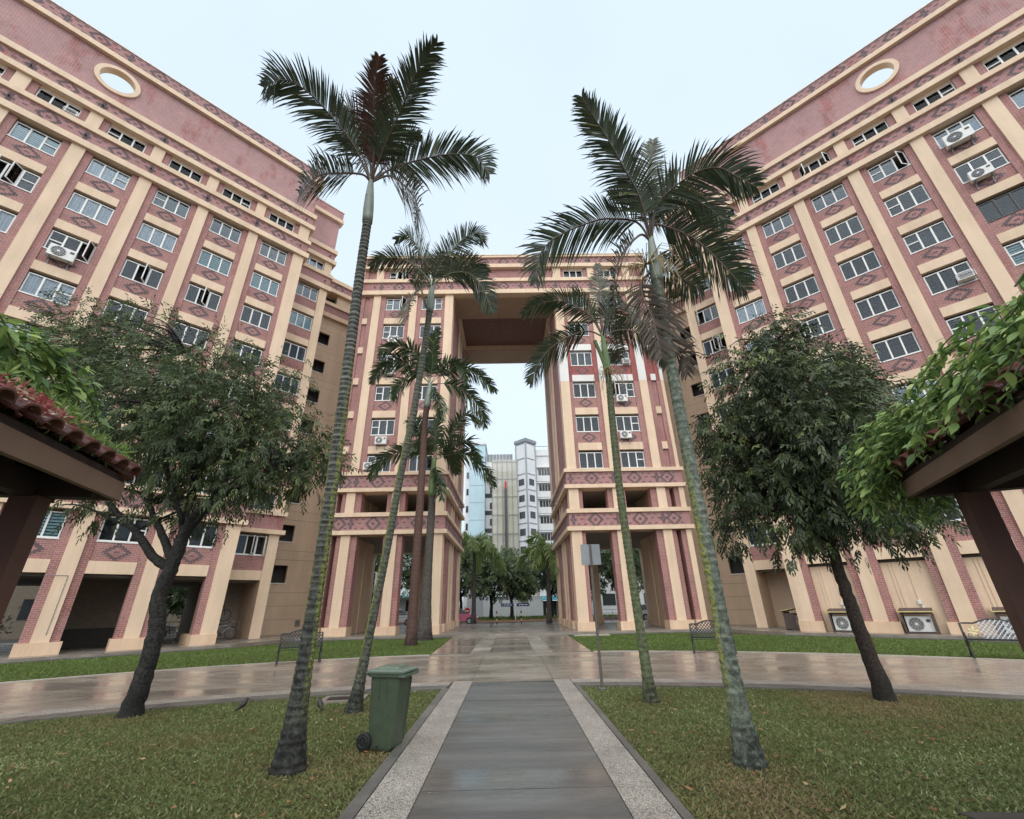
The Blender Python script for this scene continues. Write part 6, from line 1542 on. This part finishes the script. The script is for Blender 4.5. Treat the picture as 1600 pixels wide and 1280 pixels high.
# lower two storeys in yellow with glass ribbon, ground floor shop
for z in (3.9, 6.9):
    obj('yellow_wall', MB().box(1.9, 4.3, -.4, -.01, z-.9, z+.6), YB, FB); obj('window', MB().box(2.0, 4.2, -.3, -.02, z+.61, z+1.7), DW, FB); obj('white_wall', MB().box(4.8, 11, -.6, -.36, z-.9, z+.6), WB, FB); obj('window', MB().box(5.0, 11, -.5, -.37, z+.61, z+1.7), DW, FB)
obj('pilotis_beam', MB().box(-4, 11, -.7, 1, 2.4, 2.95), GB, FB); obj('grey_column', MB().box(4.32, 4.78, -.5, .3, 0, 24), GB, FB)
b = MB(); R_ = 1.75; c_ = (3.25, -.6)      # stair tower set cornerwise
oc = [(c_[0]+R_*math.cos(PI/2*k), c_[1]+R_*math.sin(PI/2*k)) for k in range(4)]
b.poly(oc, 8.0, 28.2); obj('stair_tower', b, WB, FB)
b = MB(); R_ = 2.05; b.poly([(c_[0]+R_*math.cos(PI/2*k), c_[1]+R_*math.sin(PI/2*k)) for k in range(4)], 28.21, 28.8); obj('tower_roof', b, GBD, FB)
b = MB().tube([(c_[0], c_[1], 28.81), (c_[0], c_[1], 29.5)], [2.0, .1], 4); obj('tower_roof', b, GB, FB)
for k in (2, 3, 4):
    a = PI/2*k; p = (c_[0]+1.72*math.cos(a), c_[1]+1.72*math.sin(a)); obj('tower_rib', MB().tube([(p[0], p[1], 8), (p[0], p[1], 28.2)], .14, 6), GB, FB)
for k in (4, 6):
    a = PI/4*(k+1); n_ = Vector((math.cos(a), math.sin(a), 0)); u = Vector((-n_.y, n_.x, 0)); m_ = Vector((c_[0], c_[1], 0))+n_*1.25
    for z in [8.4+2.8*q for q in range(8)]: q0 = m_-u*.95; q1 = m_+u*.95; obj('floor_band', MB().bar((q0.x, q0.y, z), (q1.x, q1.y, z), .05, .18), GBD, FB)
    for z in [9.2+2.8*q for q in range(5)]:
        for du in (0,):
            p0 = m_-u*.62; p1 = m_+u*.62
            obj('window', MB().bar((p0.x, p0.y, z+.6), (p1.x, p1.y, z+.6), .06, 1.1), DW, FB)
SC_ = thing('scaffold', 'scaffolding with translucent grey netting and hoist mast on the far white block', 'scaffold', (0, 74.0, -.2))
m, tt, bb = mat('scaffold_net'); bb.inputs['Base Color'].default_value = (.66, .65, .56, 1); o_ = tt.nodes['Material Output']; tr = N(tt, 'ShaderNodeBsdfTransparent'); ms = N(tt, 'ShaderNodeMixShader'); ms.inputs[0].default_value = .55; tt.links.new(tr.outputs[0], ms.inputs[1]); tt.links.new(bb.outputs[0], ms.inputs[2]); tt.links.new(ms.outputs[0], o_.inputs['Surface'])
obj('net', MB().box(-2.7, 1.65, 0, .03, 3.2, 25.3), m, SC_)
for k in range(6): obj('pole', MB().tube([(-2.7+.87*k, -.08, 0), (-2.7+.87*k, -.08, 25.4)], .05, 6), METALG, SC_)
for k in range(8): obj('ledger', MB().tube([(-2.7, -.14, 3.2+3.1*k), (1.65, -.14, 3.2+3.1*k)], .05, 6), METALG, SC_)
obj('hoist_mast', MB().box(-.6, -.2, -.5, -.2, 0, 20), METALD, SC_); obj('mast_top', MB().box(-.55, -.25, -.46, -.22, 20.01, 21.3), REDS, SC_)
t = thing('site_hoarding', 'pale grey corrugated hoarding along the foot of the far block', 'hoarding', (0, 71.5, -.15)); 
for k in range(11): obj('panel', MB().box(-4.0+.82*k, -3.19+.82*k, 0, .06+.02*(k % 2), 0, 2.35), simple('hoarding_grey', (.42, .45, .46), .6) if k == 0 else MATS['hoarding_grey'], t)
t = thing('shop_awning', 'teal awning over a dark shop front at the foot of the far block', 'shop front', (6.2, 72.6, -.2))
obj('awning', MB().hexa([(-1.3, -1.3, 2.25), (1.5, -1.3, 2.25), (1.5, .3, 2.75), (-1.3, .3, 2.75), (-1.3, -1.3, 2.35), (1.5, -1.3, 2.35), (1.5, .3, 2.85), (-1.3, .3, 2.85)]), simple('awning_teal', (.05, .22, .28), .6), t)
obj('shop_interior', MB().box(-1.3, 2.4, .3, .6, 0, 2.2), DARKIN, t); obj('frame', MB().box(.95, 1.05, -.02, .28, 0, 2.2).box(-1.4, -1.3, -.02, .28, 0, 2.2), LIGHTC, t)
t = thing('low_building', 'long low white building across the street behind the left arcade', 'building', (-22, 66, -.2)); obj('wall', MB().box(-16, 13, 0, 8, 0, 5.2), WB, t)
for k in range(10): obj('window', MB().box(-14+2.7*k, -12.2+2.7*k, -.03, -.002, 1.2, 2.6), DW, t)
obj('canopy', MB().box(-6, 12, -2.2, -.05, 2.9, 3.15), simple('canopy_teal', (.18, .42, .42), .5), t)
t = thing('low_building', 'long low white building across the street behind the right arcade', 'building', (24, 66, -.2)); obj('wall', MB().box(-12, 16, 0, 8, 0, 5.6), WB, t)
for k in range(9): obj('window', MB().box(-11+2.9*k, -9.2+2.9*k, -.03, -.002, 1.4, 2.9), DW, t)
t = thing('low_building', 'pale building across the side road beyond the left wing void deck', 'building', wl(-1, -1, 26, -.2), LZ); obj('wall', MB().box(-22, 12, 0, 6, 0, 6), VOIDW, t)
for k in range(9): obj('window', MB().box(-20+3.3*k, -18+3.3*k, -.03, -.002, 1.4, 2.9), DW, t)

# ------------------------------------------------------------------ lawns
def blades(name, n, region, L, Wd, m, tonef, seed, zb):
    rg = np.random.default_rng(seed); P = region(rg, n); n = len(P)
    P = np.concatenate([P, np.full((n, 1), zb)], 1)
    az = rg.uniform(0, 2*PI, n); el = rg.beta(2, 2.6, n)*1.1+.06
    D = np.stack([np.cos(az)*np.cos(el), np.sin(az)*np.cos(el), np.sin(el)], 1); S = norm(np.cross(D, rg.normal(size=(n, 3))*np.array([1, 1, .4])))
    V, Fa = leaves_np(P, D, S, L*rg.uniform(.55, 1.25, n), Wd*rg.uniform(.7, 1.3, n), .2)
    o = link(name, mesh_np(name, V, Fa, m, tonef(P, rg))); o['kind'] = 'stuff'; return o
def fbm(x, y, seed):
    rg = np.random.default_rng(seed); v = 0
    for f, a in ((.35, 1.), (.8, .7), (1.9, .5), (4.3, .35)):
        for _ in range(3):
            th = rg.uniform(0, 2*PI); ph = rg.uniform(0, 2*PI); v = v + a*np.sin((x*math.cos(th)+y*math.sin(th))*f*2.4+ph)
    return v/3.2
def near_region(sx):
    def f(rg, n):
        x = rg.uniform(1.5, 13.5, n)*sx if sx > 0 else -rg.uniform(1.5, 13.5, n)
        y = 2.6+rg.random(n)**1.25*9.2
        lim = np.sqrt(np.maximum(0, NEARR**2-x*x))+NEARC-.02
        k = (y < lim) & (np.abs(x) < y*1.32+.8)
        k &= ~((x > 3.72) & (x < 4.95) & (y < 4.70)) if sx > 0 else ~((np.abs(x+3.35) < .42) & (np.abs(y-10.33) < .32))
        return np.stack([x[k], y[k]], 1)
    return f
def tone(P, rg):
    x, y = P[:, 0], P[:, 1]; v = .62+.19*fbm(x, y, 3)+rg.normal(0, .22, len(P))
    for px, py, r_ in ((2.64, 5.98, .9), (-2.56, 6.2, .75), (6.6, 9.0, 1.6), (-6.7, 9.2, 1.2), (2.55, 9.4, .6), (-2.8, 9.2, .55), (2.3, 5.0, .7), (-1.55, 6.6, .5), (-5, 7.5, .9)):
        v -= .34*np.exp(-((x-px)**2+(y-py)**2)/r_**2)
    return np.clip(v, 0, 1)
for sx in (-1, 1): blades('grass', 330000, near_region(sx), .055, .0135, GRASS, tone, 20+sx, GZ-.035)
def far_region(sx):
    def f(rg, n):
        x = rg.uniform(2.9, 22, n); y = rg.uniform(10, 28.2, n)
        up = np.minimum(28.18, 38.0-(x) + 0*x)     # foot of the wing apron
        s_ = (19.69-x)*.70711+(y-20.6)*.70711; d_ = (x-19.69)*.70711+(y-20.6)*.70711
        r0 = np.hypot(x, y-FARC); xe = 3.02+(y-18.6)*.035+.06
        k = (r0 > FARR+.02) & (d_ < -1.57) & (y < 28.18) & (x > xe)
        k &= ~((np.abs(x-4.6) < 1.02) & (np.abs(y-27.6) < .32)) if sx > 0 else True
        return np.stack([x[k]*sx, y[k]], 1)
    return f
for sx in (-1, 1): blades('grass', 150000, far_region(sx), .085, .022, GRASSF, lambda P, rg: np.clip(.5+.2*fbm(P[:, 0], P[:, 1], 8)+rg.normal(0, .16, len(P)), 0, 1), 30+sx, GZ-.045)
# fallen leaves
rg = np.random.default_rng(44); n = 260
x = np.concatenate([rg.uniform(-7, -1.6, n//2), rg.uniform(1.6, 7, n-n//2)]); y = rg.uniform(4.6, 9, n); P = np.stack([x, y, np.full(n, GZ+.022)], 1)
D = norm(np.stack([rg.normal(size=n), rg.normal(size=n), rg.normal(0, .15, n)], 1)); S = norm(np.cross(D, np.array([0, 0, 1.])+rg.normal(0, .2, (n, 3))))
V, Fa = leaves_np(P, D, S, rg.uniform(.04, .11, n), rg.uniform(.02, .05, n)); o = link('fallen_leaves', mesh_np('fallen_leaves', V, Fa, FALLEN, rg.random(n))); o['kind'] = 'stuff'
n = 26; P = np.stack([rg.uniform(-.8, .9, n), rg.uniform(5, 11.5, n), np.full(n, GZ+.008)], 1); D = norm(np.stack([rg.normal(size=n), rg.normal(size=n), np.zeros(n)], 1)); S = norm(np.cross(D, np.array([0, 0, 1.])+rg.normal(0, .1, (n, 3))))
V, Fa = leaves_np(P, D, S, rg.uniform(.012, .04, n), rg.uniform(.008, .016, n)); o = link('path_litter', mesh_np('path_litter', V, Fa, STALK, rg.random(n))); o['kind'] = 'stuff'
